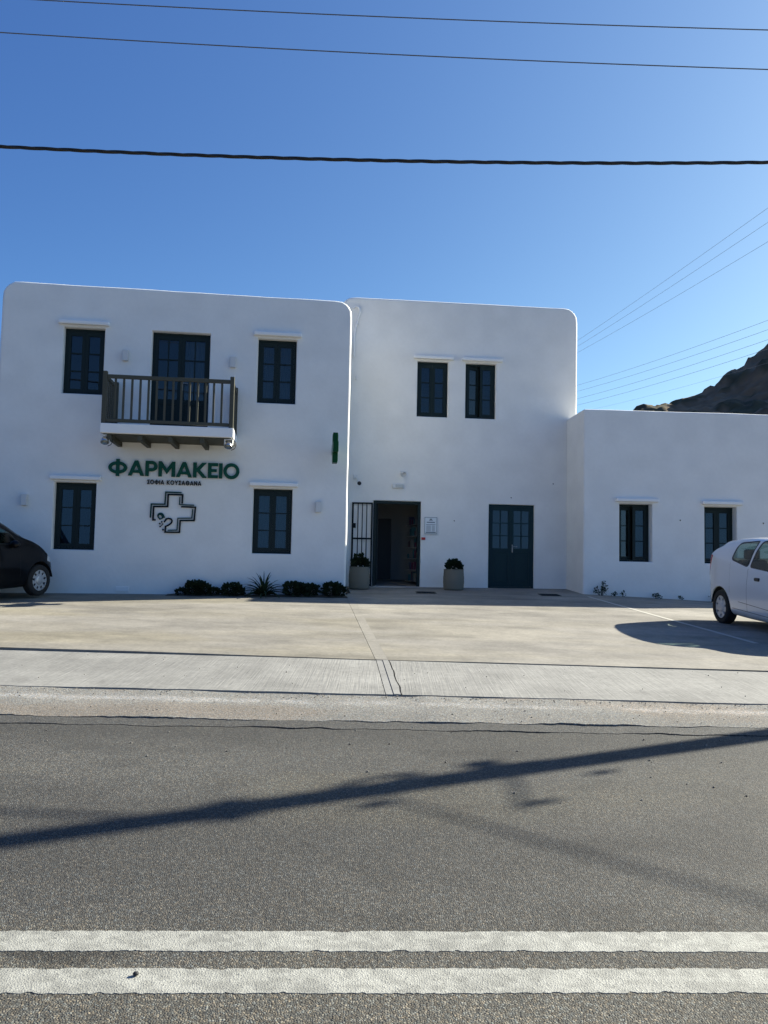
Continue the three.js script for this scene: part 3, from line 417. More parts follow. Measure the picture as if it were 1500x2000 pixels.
// ---------- fittings on the middle house ----------
{
  const gate = thing('security_gate', 'dark iron barred gate leaf folded open against the wall left of the entrance', 'gate'); onWall(midHouse, 0.5, 0.95, 0.06, gate); gate.rotation.y += -0.1;
  part('frame', merge([box(0.045, 2.08, 0.03, -0.5, 1.04), box(0.045, 2.08, 0.03, -0.022, 1.04), box(0.433, 0.04, 0.03, -0.261, 2.06), box(0.433, 0.04, 0.03, -0.261, 0.03), box(0.433, 0.04, 0.03, -0.261, 1.18)]), M.iron, gate);
  for (let i = 1; i <= 3; i++) part('bar', cyl(0.011, 0.011, 2.02, 0, 0, 0, 8), M.iron, gate, [-0.4775 + 0.433 * i / 4, 1.04, 0]);
  part('lock_box', rbox(0.07, 0.12, 0.04, 0.006), M.iron, gate, [-0.455, 1.5, 0.01]);

  const c = document.createElement('canvas'); c.width = 140; c.height = 180; const x = c.getContext('2d');
  x.fillStyle = '#d7dcdd'; x.fillRect(0, 0, 140, 180); x.strokeStyle = '#4d565c'; x.lineWidth = 4; x.strokeRect(5, 5, 130, 170); x.fillStyle = '#5a646b';
  x.fillRect(58, 18, 24, 12); x.fillRect(50, 34, 40, 5); x.fillRect(26, 52, 88, 9); x.fillRect(20, 78, 100, 5); for (let i = 0; i < 7; i++) { x.fillRect(22, 92 + i * 9, 50, 3); x.fillRect(82, 92 + i * 9, 32, 3); } x.fillRect(16, 157, 108, 10);
  const ct = new THREE.CanvasTexture(c); ct.colorSpace = THREE.SRGBColorSpace;
  const pl = thing('notice_plaque', 'grey framed notice plaque on the wall right of the open entrance', 'plaque'); onWall(midHouse, 1.968, 2.494, 0.02, pl);
  part('board', rbox(0.346, 0.446, 0.014, 0.003), M.plastic, pl); part('notice', new THREE.PlaneGeometry(0.33, 0.43), new THREE.MeshStandardMaterial({ map: ct, roughness: 0.4 }), pl, [0, 0, 0.0095]);
  const st = thing('alarm_sticker', 'small red and white sticker plate below the notice plaque', 'sticker'); onWall(midHouse, 1.785, 2.187, 0.02, st);
  part('plate', box(0.11, 0.125, 0.006), M.plastic, st); part('red_band', box(0.1, 0.065, 0.003, 0, -0.026, 0.005), M.red, st);
  const em = thing('emergency_light', 'white oblong emergency light box on the wall above the entrance', 'light'); onWall(midHouse, 1.12, 3.466, 0.012, em);
  part('housing', rbox(0.29, 0.12, 0.06, 0.015, 0, 0, 0.03), M.plastic, em); part('diffuser', rbox(0.2, 0.08, 0.02, 0.008, 0.035, 0, 0.062), std([0.5, 0.52, 0.5], 0.3), em);
  const sp = thing('flood_light', 'small round wall spotlight above the emergency light box', 'spotlight'); onWall(midHouse, 1.22, 3.79, 0.012, sp);
  part('base', new THREE.CylinderGeometry(0.05, 0.05, 0.03, 18).rotateX(PI / 2).translate(0, 0, 0.015), M.plastic, sp); part('arm', new THREE.CylinderGeometry(0.012, 0.012, 0.1, 10).rotateX(PI / 2).translate(0, 0, 0.075), M.plastic, sp);
  part('head', new THREE.LatheGeometry([[0.001, -0.07], [0.03, -0.065], [0.045, -0.02], [0.07, 0.05], [0.066, 0.05], [0.04, -0.01], [0.001, -0.03]].map((p) => new THREE.Vector2(...p)), 20).rotateX(2.2).rotateY(0.5), M.plastic, sp, [0, -0.02, 0.14]);
  const ca = thing('security_camera', 'white bracketed security camera with black lens by the inner corner above the gate', 'camera'); onWall(midHouse, 0.03, 3.66, 0.012, ca);
  part('mount', rbox(0.11, 0.1, 0.05, 0.012, 0.02, 0, 0.025), M.plastic, ca); part('arm', tube([new THREE.Vector3(0.03, 0, 0.05), new THREE.Vector3(0.05, -0.05, 0.09), new THREE.Vector3(0.09, -0.12, 0.12)], 0.014, 12), M.plastic, ca); part('lens_housing', new THREE.SphereGeometry(0.05, 20, 14), M.black, ca, [0.11, -0.165, 0.14]);
  const pipe = thing('roof_overflow_pipe', 'white hooked pipe running down the wall at the inner corner below the roof', 'pipe'); onWall(midHouse, 0, 7.9, 0.014, pipe);
  part('pipe', tube([[-0.1, 0.04, 0.03], [-0.04, 0.09, 0.035], [0.03, 0.08, 0.035], [0.065, -0.02, 0.035], [0.03, -0.2, 0.03], [-0.01, -0.36, 0.03], [-0.05, -0.6, 0.03], [-0.06, -1.2, 0.03]].map((p) => new THREE.Vector3(...p)), 0.022, 60), M.plaster2, pipe);
  part('clip', rbox(0.07, 0.03, 0.05, 0.008, 0.0, -0.36, 0.026), M.plastic, pipe);
  const jb = single('junction_box', rbox(0.05, 0.11, 0.05, 0.01, 0, 0, 0.025), M.plastic, 'tiny white junction box on the wall by the inner corner between the two houses', 'junction box'); onWall(midHouse, 0.005, 6.17, 0.012, jb);
  const hook = merge([new THREE.CylinderGeometry(0.013, 0.013, 0.01, 12).rotateX(PI / 2).translate(0, 0, 0.005), new THREE.TorusGeometry(0.013, 0.004, 8, 14).rotateY(PI / 2).translate(0, -0.006, 0.02)]);
  for (const [P, u, y, l] of [[midHouse, 2.567, 2.632, 'tiny dark wall hook between the plaque and the double door'], [midHouse, 4.025, 3.256, 'tiny dark wall hook just above the double door'], [midHouse, 5.121, 3.643, 'tiny dark wall hook between the double door and the low wing'], [wing, 2.358, 2.701, 'tiny dark wall hook between the two windows of the low wing'], [wing, 4.405, 2.674, 'tiny dark wall hook above the white car on the low wing']]) onWall(P, u, y, 0.008, single('wall_hook', hook, M.iron, l, 'hook', 'small hooks on the walls'));
}
{ // lamps under the balcony corners
  const mk = (label, u, turn) => {
    const t = thing('balcony_floodlight', label, 'spotlight', 'clear spotlights under the balcony corners'); onWall(house, u, 3.93, 1.0, t); t.rotation.y += turn;
    part('bracket', merge([box(0.012, 0.12, 0.05, -0.08, -0.06, 0), box(0.012, 0.12, 0.05, 0.08, -0.06, 0), box(0.172, 0.012, 0.05, 0, -0.006, 0)]), M.plastic, t);
    part('housing', new THREE.LatheGeometry([[0.001, 0.07], [0.05, 0.06], [0.075, 0.0], [0.082, -0.05], [0.074, -0.05], [0.06, 0.01], [0.001, 0.03]].map((p) => new THREE.Vector2(...p)), 22).rotateX(-0.5), M.chrome, t, [0, -0.11, 0.01]);
    part('lens', new THREE.SphereGeometry(0.072, 20, 8, 0, 2 * PI, PI * 0.65, PI * 0.35).rotateX(-0.5), M.glass, t, [0, -0.115, 0.01]);
    part('flex', tube([[0.05, -0.01, -0.03], [0.13, -0.05, -0.05], [0.12, -0.17, -0.03], [0.06, -0.22, 0.02]].map((p) => new THREE.Vector3(...p)), 0.007, 20, 6), M.cable, t);
  };
  mk('chrome spotlight hanging under the balcony corner by the left windows', -4.84, 0.2); mk('chrome spotlight hanging under the balcony corner beside the last letter', -2.47, -0.2);
}
// ---------- forecourt objects ----------
function leafBlob(lobes, n, size, s0) { // many small folded leaves through the volume of a few lobes
  seed = s0; const pos = [], v = new THREE.Vector3(), q = new THREE.Quaternion(), up = new THREE.Vector3(0, 1, 0), d = new THREE.Vector3(), a = new THREE.Vector3(), total = lobes.reduce((t, l) => t + l[3] * l[4], 0);
  for (const [cx, cy, cz, r, h] of lobes) for (let i = 0, m = n * r * h / total; i < m; i++) {
    d.set(rr(-1, 1), rr(-0.75, 1), rr(-1, 1)); if (d.length() > 1.15) d.normalize(); const k = Math.pow(d.length(), 0.4) * rr(0.75, 1.08); d.normalize();
    v.set(cx + d.x * r * k, Math.max(0.01, cy + d.y * h * k), cz + d.z * r * k); a.copy(d).add(new THREE.Vector3(rr(-0.7, 0.7), rr(-0.2, 0.9), rr(-0.7, 0.7))).normalize(); q.setFromUnitVectors(up, a);
    const L = size * rr(0.6, 1.3), w = L * 0.36, P = [[0, 0, 0], [w, L * 0.5, 0.1 * L], [0, L, -0.05 * L], [-w, L * 0.5, 0.1 * L]].map((p) => new THREE.Vector3(...p).applyQuaternion(q).add(v));
    for (const t of [[0, 1, 2], [0, 2, 3]]) for (const k2 of t) pos.push(P[k2].x, P[k2].y, P[k2].z);
  }
  const g = new THREE.BufferGeometry(); g.setAttribute('position', new THREE.Float32BufferAttribute(pos, 3)); g.computeVertexNormals(); return g;
}
const stems = (lobes) => merge(lobes.flatMap(([x, y, z, r, h]) => [0, 1, 2, 3].map((i) => tube([new THREE.Vector3(x * 0.6, -0.05, z * 0.6), new THREE.Vector3(x + r * 0.2 * (i - 1.5), y * 0.6, z), new THREE.Vector3(x + r * 0.5 * (i - 1.5), y + h * 0.4, z + r * 0.3 * ((i % 2) - 0.5))], 0.008, 6, 5))));
function shrub(label, u, lobes, n, s0, size = 0.066) {
  const t = thing('shrub', label, 'shrub', 'low shrubs along the house wall'); onWall(house, u, 0, 0.2, t); t.position.y = ground(t.position.x, -t.position.z) + 0.05;
  part('foliage', leafBlob(lobes, n * 0.6, size, s0), M.leaf, t); part('stem', stems(lobes), M.stem, t); return t;
}
{
  const bedP = []; // strip of soil along the foot of the wall
  const bed = new THREE.PlaneGeometry(3.75, 0.34, 120, 10).rotateX(-PI / 2), p = bed.attributes.position, c = Math.cos(7 * R), s = Math.sin(7 * R);
  for (let i = 0; i < p.count; i++) { const u = p.getX(i) - 1.84, w = 0.165 - p.getZ(i) * -1 * 1, e = Math.min(1, (0.17 - Math.abs(p.getZ(i))) * 14, (1.875 - Math.abs(p.getX(i))) * 14), X = -0.78 + u * c + w * s, Z = 16.45 + u * s - w * c; p.setXYZ(i, X, ground(X, Z) + 0.055 + e * 0.03 * fbm(u * 9, w * 9, 801, 3) - (e < 0.05 ? 0.03 : 0), -Z); }
  bed.computeVertexNormals(); struct('planting_bed', bed, M.soil);
  shrub('rounded dark shrub with a low trailing shoot at the end of the planting bed', -3.06, [[-0.33, 0.05, 0, 0.1, 0.06], [-0.06, 0.14, 0, 0.18, 0.15], [0.1, 0.12, 0.02, 0.15, 0.13], [0.33, 0.07, 0, 0.12, 0.08]], 1500, 11);
  shrub('small domed dark shrub right of the trailing shrub', -2.36, [[0, 0.11, 0, 0.2, 0.14], [0.12, 0.07, 0.02, 0.12, 0.08]], 750, 12);
  shrub('wide two-humped dark shrub right of the spiky plant', -0.95, [[-0.19, 0.14, 0, 0.18, 0.14], [0.02, 0.12, 0.02, 0.17, 0.12], [0.2, 0.12, 0, 0.17, 0.12]], 1500, 13);
  shrub('compact round dark shrub near the house corner', -0.26, [[-0.06, 0.13, 0, 0.18, 0.15], [0.1, 0.12, 0, 0.13, 0.12]], 900, 14);
  const al = thing('aloe_plant', 'spiky aloe plant with arching pointed leaves against the house wall', 'plant'); onWall(house, -1.72, 0, 0.24, al); al.position.y = ground(al.position.x, -al.position.z) + 0.07; seed = 77;
  for (let i = 0; i < 44; i++) {
    const az = i * 2.39996 + rr(-0.2, 0.2), el = 1.5 - 1.25 * Math.pow(i / 44, 0.75), L = rr(0.44, 0.6), w = 0.042, n = 9, pos = [], idx = [];
    for (let k = 0; k <= n; k++) { const t = k / n, e = el - 1.0 * t * t * (0.5 + i / 44), r = 0.02 + L * t * Math.cos((el + e) / 2), y = L * t * Math.sin((el + e) / 2), ww = w * Math.pow(1 - t, 0.75), cx = Math.cos(az), sz = Math.sin(az); pos.push(cx * r - sz * ww, y + ww * 0.5, sz * r + cx * ww, cx * r, y - ww * 0.3, sz * r, cx * r + sz * ww, y + ww * 0.5, sz * r - cx * ww); }
    for (let k = 0; k < n; k++) for (const a of [0, 1]) { const q = k * 3 + a; idx.push(q, q + 3, q + 1, q + 1, q + 3, q + 4); }
    const g = new THREE.BufferGeometry(); g.setAttribute('position', new THREE.Float32BufferAttribute(pos, 3)); g.setIndex(idx); g.computeVertexNormals();
    // keep the leaves that would run into the wall short of it
    const m = part('leaf', g, M.aloe, al); if (Math.sin(az) < -0.3) m.scale.set(0.5, 1, 0.45);
  }
  const planter = (label, X, Z, r, h, s0, lobes) => {
    const t = thing('planter', label, 'planter', 'round concrete planters by the entrance'); t.position.set(X, ground(X, Z) + 0.033, -Z);
    const pr = [[0.001, 0.02], [r * 0.86, 0], [r * 0.93, 0.015]]; for (let i = 0; i <= 24; i++) pr.push([r * (0.95 + 0.05 * Math.sin(PI * Math.min(1, i / 24 * 1.15))) + (i % 6 === 5 ? -0.004 : 0), 0.03 + (h - 0.04) * i / 24]);
    pr.push([r * 0.97, h], [r * 0.88, h], [r * 0.86, h - 0.07], [0.001, h - 0.07]);
    part('pot', new THREE.LatheGeometry(pr.map((p) => new THREE.Vector2(...p)), 40), M.pot, t); part('soil', new THREE.CylinderGeometry(r * 0.855, r * 0.855, 0.02, 30), M.soil, t, [0, h - 0.055, 0]);
    const b = tag(part(numbered('potted_shrub'), leafBlob(lobes, 750, 0.066, s0), M.leaf, scene), label.replace('round concrete planter', 'dark bushy plant growing in the planter').replace('with a dark bush ', ''), 'plant'); b.position.set(X, t.position.y + h - 0.06, -Z); b.userData.group = 'bushes in the planters';
  };
  planter('round concrete planter with a dark bush standing in front of the barred gate', -0.56, 18.42, 0.25, 0.53, 21, [[0, 0.12, 0, 0.2, 0.13], [-0.02, 0.22, 0, 0.11, 0.14], [0.1, 0.13, 0, 0.12, 0.12]]);
  planter('round concrete planter with a dark bush standing between the entrance and the double door', 1.72, 18.72, 0.255, 0.5, 22, [[0, 0.1, 0, 0.19, 0.13], [0, 0.18, 0, 0.12, 0.1]]);
  const grate = (label, X, Z) => { const t = thing('drain_grate', label, 'drain', 'drain covers in the forecourt'); t.position.set(X, ground(X, Z) + 0.038, -Z); t.rotation.x = Math.atan(SL); part('frame', merge([box(0.46, 0.01, 0.03, 0, 0, -0.215), box(0.46, 0.01, 0.03, 0, 0, 0.215), box(0.03, 0.01, 0.4, -0.215), box(0.03, 0.01, 0.4, 0.215)]), M.iron, t); part('pit', box(0.4, 0.004, 0.4, 0, -0.001), M.grate, t); for (let i = 0; i < 9; i++) part('bar', box(0.4, 0.008, 0.016, 0, 0.004, -0.18 + i * 0.045), M.iron, t); };
  grate('square iron drain grate in the concrete in front of the entrance', 1.0, 17.75); grate('square iron drain grate in the concrete in front of the double door', 3.85, 17.8);
  // weeds along the wing
  const weed = (label, u, h, w, n, s0, off = 0.08) => {
    seed = s0; const t = thing('weed', label, 'weed', 'weeds at the foot of the low wing'); onWall(wing, u, 0, off, t); t.position.y = ground(t.position.x, -t.position.z) + 0.033; const st = [], lf = [];
    for (let i = 0; i < n; i++) { const a = rr(-1, 1) * w, b = rr(0, 1) * 0.1, hh = h * rr(0.35, 1) * (1 - 0.6 * Math.abs(a / w)), top = new THREE.Vector3(a, hh, b); st.push(tube([new THREE.Vector3(a * 0.2, -0.02, b * 0.4), new THREE.Vector3(a * 0.6, hh * 0.6, b), top], 0.004, 5, 4)); lf.push([a * 0.9, hh * 0.85, b, 0.03, 0.03]); if (hh > 0.12) lf.push([a * 0.6, hh * 0.45, b, 0.04, 0.04]); }
    part('stem', merge(st), M.stem, t); part('foliage', leafBlob(lf, n * 14, 0.034, s0 + 1), M.weed, t);
  };
  weed('tallest leafy weed at the foot of the low wing near its corner', 0.4, 0.46, 0.17, 12, 31); weed('small weed second from the corner of the low wing', 0.72, 0.1, 0.04, 3, 33); weed('small upright weed left of the first wing window', 0.92, 0.15, 0.04, 3, 35);
  weed('low spreading weed under the space between the wing windows', 1.72, 0.13, 0.12, 6, 37); weed('thin leaning weed below the gap between the wing windows', 2.35, 0.16, 0.05, 3, 39); weed('sparse grassy weed below the second wing window', 3.15, 0.24, 0.2, 6, 41); weed('small weed close to the white car at the wing wall', 3.5, 0.1, 0.06, 4, 43);
}
{ // loose grit swept to the road edge
  seed = 909; const n = 1500, g = new THREE.IcosahedronGeometry(1, 0).scale(1, 0.65, 0.85), im = new THREE.InstancedMesh(g, std([1, 1, 1], 0.95), n), m = new THREE.Matrix4(), q = new THREE.Quaternion(), c = new THREE.Color();
  for (let i = 0; i < n; i++) { const x = rr(-6, 6), k = rnd(), z = k < 0.45 ? 7.13 - 0.02 * x - Math.abs(rr(-0.25, 0.25)) * rnd() : k < 0.75 ? rr(6.3, 7.1) : k < 0.9 ? rr(4.5, 6.2) : rr(7.3, 8.8) - 0.02 * x, r = 0.003 + 0.006 * Math.pow(rnd(), 3); q.setFromEuler(new THREE.Euler(rr(-0.4, 0.4), rr(0, 6.28), rr(-0.4, 0.4))); m.compose(V(x, ground(x, z) + (z > 7.2 ? 0.034 : z > 6.3 ? 0.017 : 0.001) + r * 0.4, z), q, new THREE.Vector3(r, r, r)); im.setMatrixAt(i, m); const v = rr(0.08, 0.3); im.setColorAt(i, c.setRGB(v, v * 0.94, v * 0.82)); }
  im.name = 'loose_grit'; im.castShadow = im.receiveShadow = true; im.userData = { kind: 'stuff', label: 'loose stone grit scattered along the road edge', category: 'grit' }; scene.add(im);
}
// a stone on the centre line
single('pebble', new THREE.IcosahedronGeometry(0.009, 1).scale(1.2, 0.8, 1), M.grate, 'small dark pebble lying on the white road line', 'pebble').position.copy(V(-0.83, ground(-0.83, 2.77) + 0.01, 2.77));

// ---------- shop interior ----------
{
  const rack = (label, X, Z, turn, H, s0) => {
    seed = s0; const t = thing('display_rack', label, 'shelf'); t.position.copy(V(X, 0.945, Z)); t.rotation.y = turn;
    part('back_panel', box(0.9, H, 0.02, 0, H / 2, -0.16), std([0.12, 0.12, 0.12], 0.7), t);
    for (let k = 0; k < 6; k++) { const y = 0.12 + k * H / 6.4; part('shelf', box(0.9, 0.015, 0.3, 0, y, 0), std([0.3, 0.3, 0.3], 0.5), t); let x = -0.42; while (x < 0.38) { const w = rr(0.04, 0.1), h = rr(0.1, 0.24), c = [[0.2, 0.2, 0.19], [0.03, 0.12, 0.14], [0.12, 0.03, 0.07], [0.05, 0.06, 0.12], [0.12, 0.1, 0.07]][Math.floor(rnd() * 5)]; part('product_box', box(w, h, 0.12, x + w / 2, y + 0.0085 + h / 2, rr(-0.02, 0.05)), std(c, 0.5), t); x += w + rr(0.008, 0.04); } }
  };
  rack('tall shelf of small packs just inside the open entrance', 0.86, 20.5, -PI / 2 + 0.25, 1.9, 51);
  rack('shelf of coloured packs behind the barred shop window', -6.1, 17.0, 0.12, 2.1, 53);
}

// ---------- cars ----------
const P2 = (t, x) => { for (let i = 1; i < t.length; i++) if (x <= t[i][0]) { const [x0, y0] = t[i - 1], [x1, y1] = t[i], h = x1 - x0 || 1, s = (i2) => { const a = t[Math.max(0, i2 - 1)], b = t[Math.min(t.length - 1, i2 + 1)]; return (b[1] - a[1]) / ((b[0] - a[0]) || 1); }; const u = clamp((x - x0) / h), m0 = s(i - 1) * h, m1 = s(i) * h, u2 = u * u, u3 = u2 * u; return (2 * u3 - 3 * u2 + 1) * y0 + (u3 - 2 * u2 + u) * m0 + (-2 * u3 + 3 * u2) * y1 + (u3 - u2) * m1; } return t[t.length - 1][1]; };
function carBody(o) { // lofted body as a list of triangles [[x,y,z,nx,ny,nz] x 3]; x forward, z to the right
  const st = []; for (let i = 0; i <= 110; i++) { const t = i / 110; st.push(o.L * (0.5 - 0.5 * Math.cos(PI * t)) * 0.6 + o.L * t * 0.4); }
  const rings = st.map((x) => {
    const top = P2(o.top, x), belt = P2(o.belt, x), W = P2(o.W, x), bot = P2(o.bot, x), k = smooth(0.02, 0.34, top - belt), L = (a, b) => a + (b - a) * k, hb = Math.min(belt, top - 0.14);
    const c = [[W * 0.55, bot + 0.01], [W * 0.86, bot], [W * 0.965, bot + 0.09], [W * 0.995, L(bot + (hb - bot) * 0.45, 0.5)], [W, L(bot + (hb - bot) * 0.75, 0.68)], [W * L(0.985, 0.975), L(top - 0.12, belt - 0.03)], [W * L(0.955, 0.955), L(top - 0.075, belt + 0.05)], [W * L(0.91, 0.87), L(top - 0.045, belt + (top - belt) * 0.55)], [W * L(0.82, 0.775), L(top - 0.024, top - 0.095)], [W * L(0.7, 0.66), L(top - 0.012, top - 0.03)], [W * 0.35, top - 0.006], [0, top]];
    const cr = new THREE.CatmullRomCurve3(c.map(([w, y]) => new THREE.Vector3(w, y, 0)), false, 'catmullrom', 0.35), h = cr.getPoints(44);
    const ring = []; for (let i = 0; i <= 44; i++) ring.push([x, h[i].y, h[i].x]); for (let i = 43; i >= 0; i--) ring.push([x, h[i].y, -h[i].x]); return ring;
  });
  const nx = rings.length, m = rings[0].length, pos = [], idx = []; for (const r of rings) for (const p of r) pos.push(...p);
  for (let i = 0; i < nx - 1; i++) for (let j = 0; j < m - 1; j++) { const a = i * m + j; idx.push(a, a + m, a + 1, a + 1, a + m, a + m + 1); }
  const g = new THREE.BufferGeometry(); g.setAttribute('position', new THREE.Float32BufferAttribute(pos, 3)); g.setIndex(idx); g.computeVertexNormals();
  const n = g.attributes.normal.array, vert = (i) => [pos[i * 3], pos[i * 3 + 1], pos[i * 3 + 2], n[i * 3], n[i * 3 + 1], n[i * 3 + 2]], tris = [];
  for (let i = 0; i < idx.length; i += 3) tris.push([vert(idx[i]), vert(idx[i + 1]), vert(idx[i + 2])]);
  for (const [e, s] of [[0, -1], [nx - 1, 1]]) for (let j = 1; j < m - 2; j++) tris.push([0, j, j + 1].map((q) => { const p = rings[e][q]; return [...p, s, 0, 0]; }));
  return tris;
}
function cut(tris, poly, A, B, filter) { // split by a convex outline in the plane of axes A, B: [inside, outside]
  let area = 0; poly.forEach((p, i) => { const q = poly[(i + 1) % poly.length]; area += p[0] * q[1] - q[0] * p[1]; }); const P = area > 0 ? poly : [...poly].reverse(), inn = [], out = [];
  const fan = (pl, list) => { for (let i = 1; i < pl.length - 1; i++) list.push([pl[0], pl[i], pl[i + 1]]); };
  const bb = [Math.min(...P.map((p) => p[0])), Math.max(...P.map((p) => p[0])), Math.min(...P.map((p) => p[1])), Math.max(...P.map((p) => p[1]))];
  for (const t of tris) {
    if (!filter(t) || t.every((v) => v[A] < bb[0]) || t.every((v) => v[A] > bb[1]) || t.every((v) => v[B] < bb[2]) || t.every((v) => v[B] > bb[3])) { out.push(t); continue; }
    let rem = t; const bits = [];
    for (let e = 0; e < P.length && rem.length > 2; e++) {
      const a = P[e], b = P[(e + 1) % P.length], f = (v) => (b[0] - a[0]) * (v[B] - a[1]) - (b[1] - a[1]) * (v[A] - a[0]), I = [], O = [];
      rem.forEach((v, i) => { const w = rem[(i + 1) % rem.length], fv = f(v), fw = f(w); (fv >= 0 ? I : O).push(v); if ((fv >= 0) !== (fw >= 0)) { const s = fv / (fv - fw), c = v.map((q, k) => q + (w[k] - q) * s); I.push(c); O.push(c); } });
      if (O.length > 2) bits.push(O); rem = I;
    }
    if (rem.length > 2) { fan(rem, inn); for (const b of bits) fan(b, out); } else out.push(t);
  }
  return [inn, out];
}
function soup(tris, push = 0) { const pos = [], nor = []; for (const t of tris) for (const v of t) { pos.push(v[0] + v[3] * push, v[1] + v[4] * push, v[2] + v[5] * push); nor.push(v[3], v[4], v[5]); } const g = new THREE.BufferGeometry(); g.setAttribute('position', new THREE.Float32BufferAttribute(pos, 3)); g.setAttribute('normal', new THREE.Float32BufferAttribute(nor, 3)); return g; }
function soften(poly, r) { const out = []; poly.forEach((p, i) => { const a = poly[(i + poly.length - 1) % poly.length], b = poly[(i + 1) % poly.length], la = Math.hypot(a[0] - p[0], a[1] - p[1]), lb = Math.hypot(b[0] - p[0], b[1] - p[1]), k = Math.min(r, la / 2.2, lb / 2.2), s = [p[0] + (a[0] - p[0]) * k / la, p[1] + (a[1] - p[1]) * k / la], e = [p[0] + (b[0] - p[0]) * k / lb, p[1] + (b[1] - p[1]) * k / lb]; for (let t = 0; t <= 1.001; t += 0.25) out.push([s[0] * (1 - t) ** 2 + 2 * p[0] * t * (1 - t) + e[0] * t * t, s[1] * (1 - t) ** 2 + 2 * p[1] * t * (1 - t) + e[1] * t * t]); }); return out; }
const grow = (poly, d) => { const c = poly.reduce((s, p) => [s[0] + p[0] / poly.length, s[1] + p[1] / poly.length], [0, 0]); return poly.map((p) => { const l = Math.hypot(p[0] - c[0], p[1] - c[1]); return [c[0] + (p[0] - c[0]) * (l + d) / l, c[1] + (p[1] - c[1]) * (l + d) / l]; }); };
function car(o, label) {
  const t = thing('parked_car', label, 'car', 'cars parked on the forecourt'); let body = carBody(o); const trims = [], panes = [];
  for (const s of [1, -1]) {
    const side = (q) => q.every((v) => v[2] * s > 0.3);
    for (const [poly, trim] of o.windows) { const pl = soften(poly, 0.06); let ring; [ring, body] = cut(body, grow(pl, trim), 0, 1, side); let g; [g, ring] = cut(ring, pl, 0, 1, () => true); trims.push(...ring); panes.push(g); }
    for (const slit of o.slits ?? []) { let g; [g, body] = cut(body, slit, 0, 1, side); trims.push(...g); }
    for (const [wx] of o.wheels) { let g; [g, body] = cut(body, arc(wx, o.wr, o.wr + 0.055, o.wr + 0.06, 0, 2 * PI * 31 / 32, 31), 0, 1, side); }
  }
  for (const [poly, A, B, f] of o.screens) { const pl = soften(poly, 0.05); let ring; [ring, body] = cut(body, grow(pl, 0.025), A, B, f); let g; [g, ring] = cut(ring, pl, A, B, () => true); trims.push(...ring); panes.push(g); }
  for (const [nm, mat, poly, A, B, f] of o.lamps) { let g; [g, body] = cut(body, soften(poly, 0.04), A, B, f); part(nm, soup(g, 0.004), mat, t); }
  part('body', soup(body), o.paint, t); part('window_trim', soup(trims, -0.002), M.black, t); for (const g of panes) part('window', soup(g), o.glass, t);
  const L = o.L, hw = P2(o.W, L / 2);
  part('underbody', merge([box(L * 0.86, 0.05, hw * 1.5, L / 2, P2(o.bot, L / 2) + 0.06), box(L * 0.5, 0.42, hw * 1.84, L * 0.48, 0.48)]), M.black, t);
  for (const [wx, steer] of o.wheels) for (const s of [1, -1]) {
    part('wheel_arch', new THREE.CylinderGeometry(o.wr + 0.06, o.wr + 0.06, 0.34, 28, 1, true, PI / 2 + 0.12, PI - 0.24).rotateX(PI / 2), std([0.01, 0.01, 0.01], 0.95, { side: THREE.DoubleSide }), t, [wx, o.wr, s * (hw - 0.2)]);
    const wr = o.wr, wd = 0.085, pr = [[wr * 0.66, -wd], [wr * 0.88, -wd * 1.08], [wr * 0.97, -wd * 0.86], [wr, -wd * 0.55], [wr, wd * 0.55], [wr * 0.97, wd * 0.86], [wr * 0.88, wd * 1.08], [wr * 0.66, wd]];
    const w = part('wheel', new THREE.LatheGeometry(pr.map((p) => new THREE.Vector2(...p)), 40).rotateX(PI / 2), std([0.012, 0.012, 0.012], 0.85), t, [wx, wr, s * (hw - wd - 0.015)]); w.rotation.y = (steer ?? 0);
    const sh = new THREE.Shape(); sh.absarc(0, 0, wr * 0.66, 0, 2 * PI); for (let k = 0; k < o.holes; k++) { const a = 2 * PI * k / o.holes + 0.2, h = new THREE.Path(); h.absellipse(Math.cos(a) * wr * 0.49, Math.sin(a) * wr * 0.49, wr * 0.11, wr * 0.085, 0, 2 * PI, false, a); sh.holes.push(h); }
    part('hubcap', merge([new THREE.ExtrudeGeometry(sh, { depth: 0.012, bevelEnabled: true, bevelSize: 0.004, bevelThickness: 0.006, bevelSegments: 2, curveSegments: 24 }).translate(0, 0, wd * 0.62), new THREE.SphereGeometry(wr * 0.3, 24, 8, 0, 2 * PI, 0, PI / 2).rotateX(PI / 2).scale(1, 1, 0.22).translate(0, 0, wd * 0.62 + 0.017)]).scale(1, 1, s), o.hub, w);
    part('brake_disc', cyl(wr * 0.64, wr * 0.64, 0.02, 0, 0, 0, 24).rotateX(PI / 2).translate(0, 0, s * 0.02), M.black, w);
  }
  const seatM = std([0.03, 0.03, 0.032], 0.9);
  for (const [sx, sz] of [[L * 0.52, 0.34], [L * 0.52, -0.34], [L * 0.27, 0.34], [L * 0.27, -0.34]]) { const y = o.seat; part('seat', merge([rbox(0.48, 0.16, 0.5, 0.05, 0.1, y, 0), rbox(0.14, 0.6, 0.48, 0.05, -0.17, y + 0.3, 0).rotateZ(0.0), rbox(0.09, 0.17, 0.26, 0.035, -0.2, y + 0.69, 0)]), seatM, t, [sx, 0, sz]); }
  part('dashboard', rbox(0.5, 0.3, hw * 1.6, 0.08, L * 0.71, o.dash, 0), seatM, t);
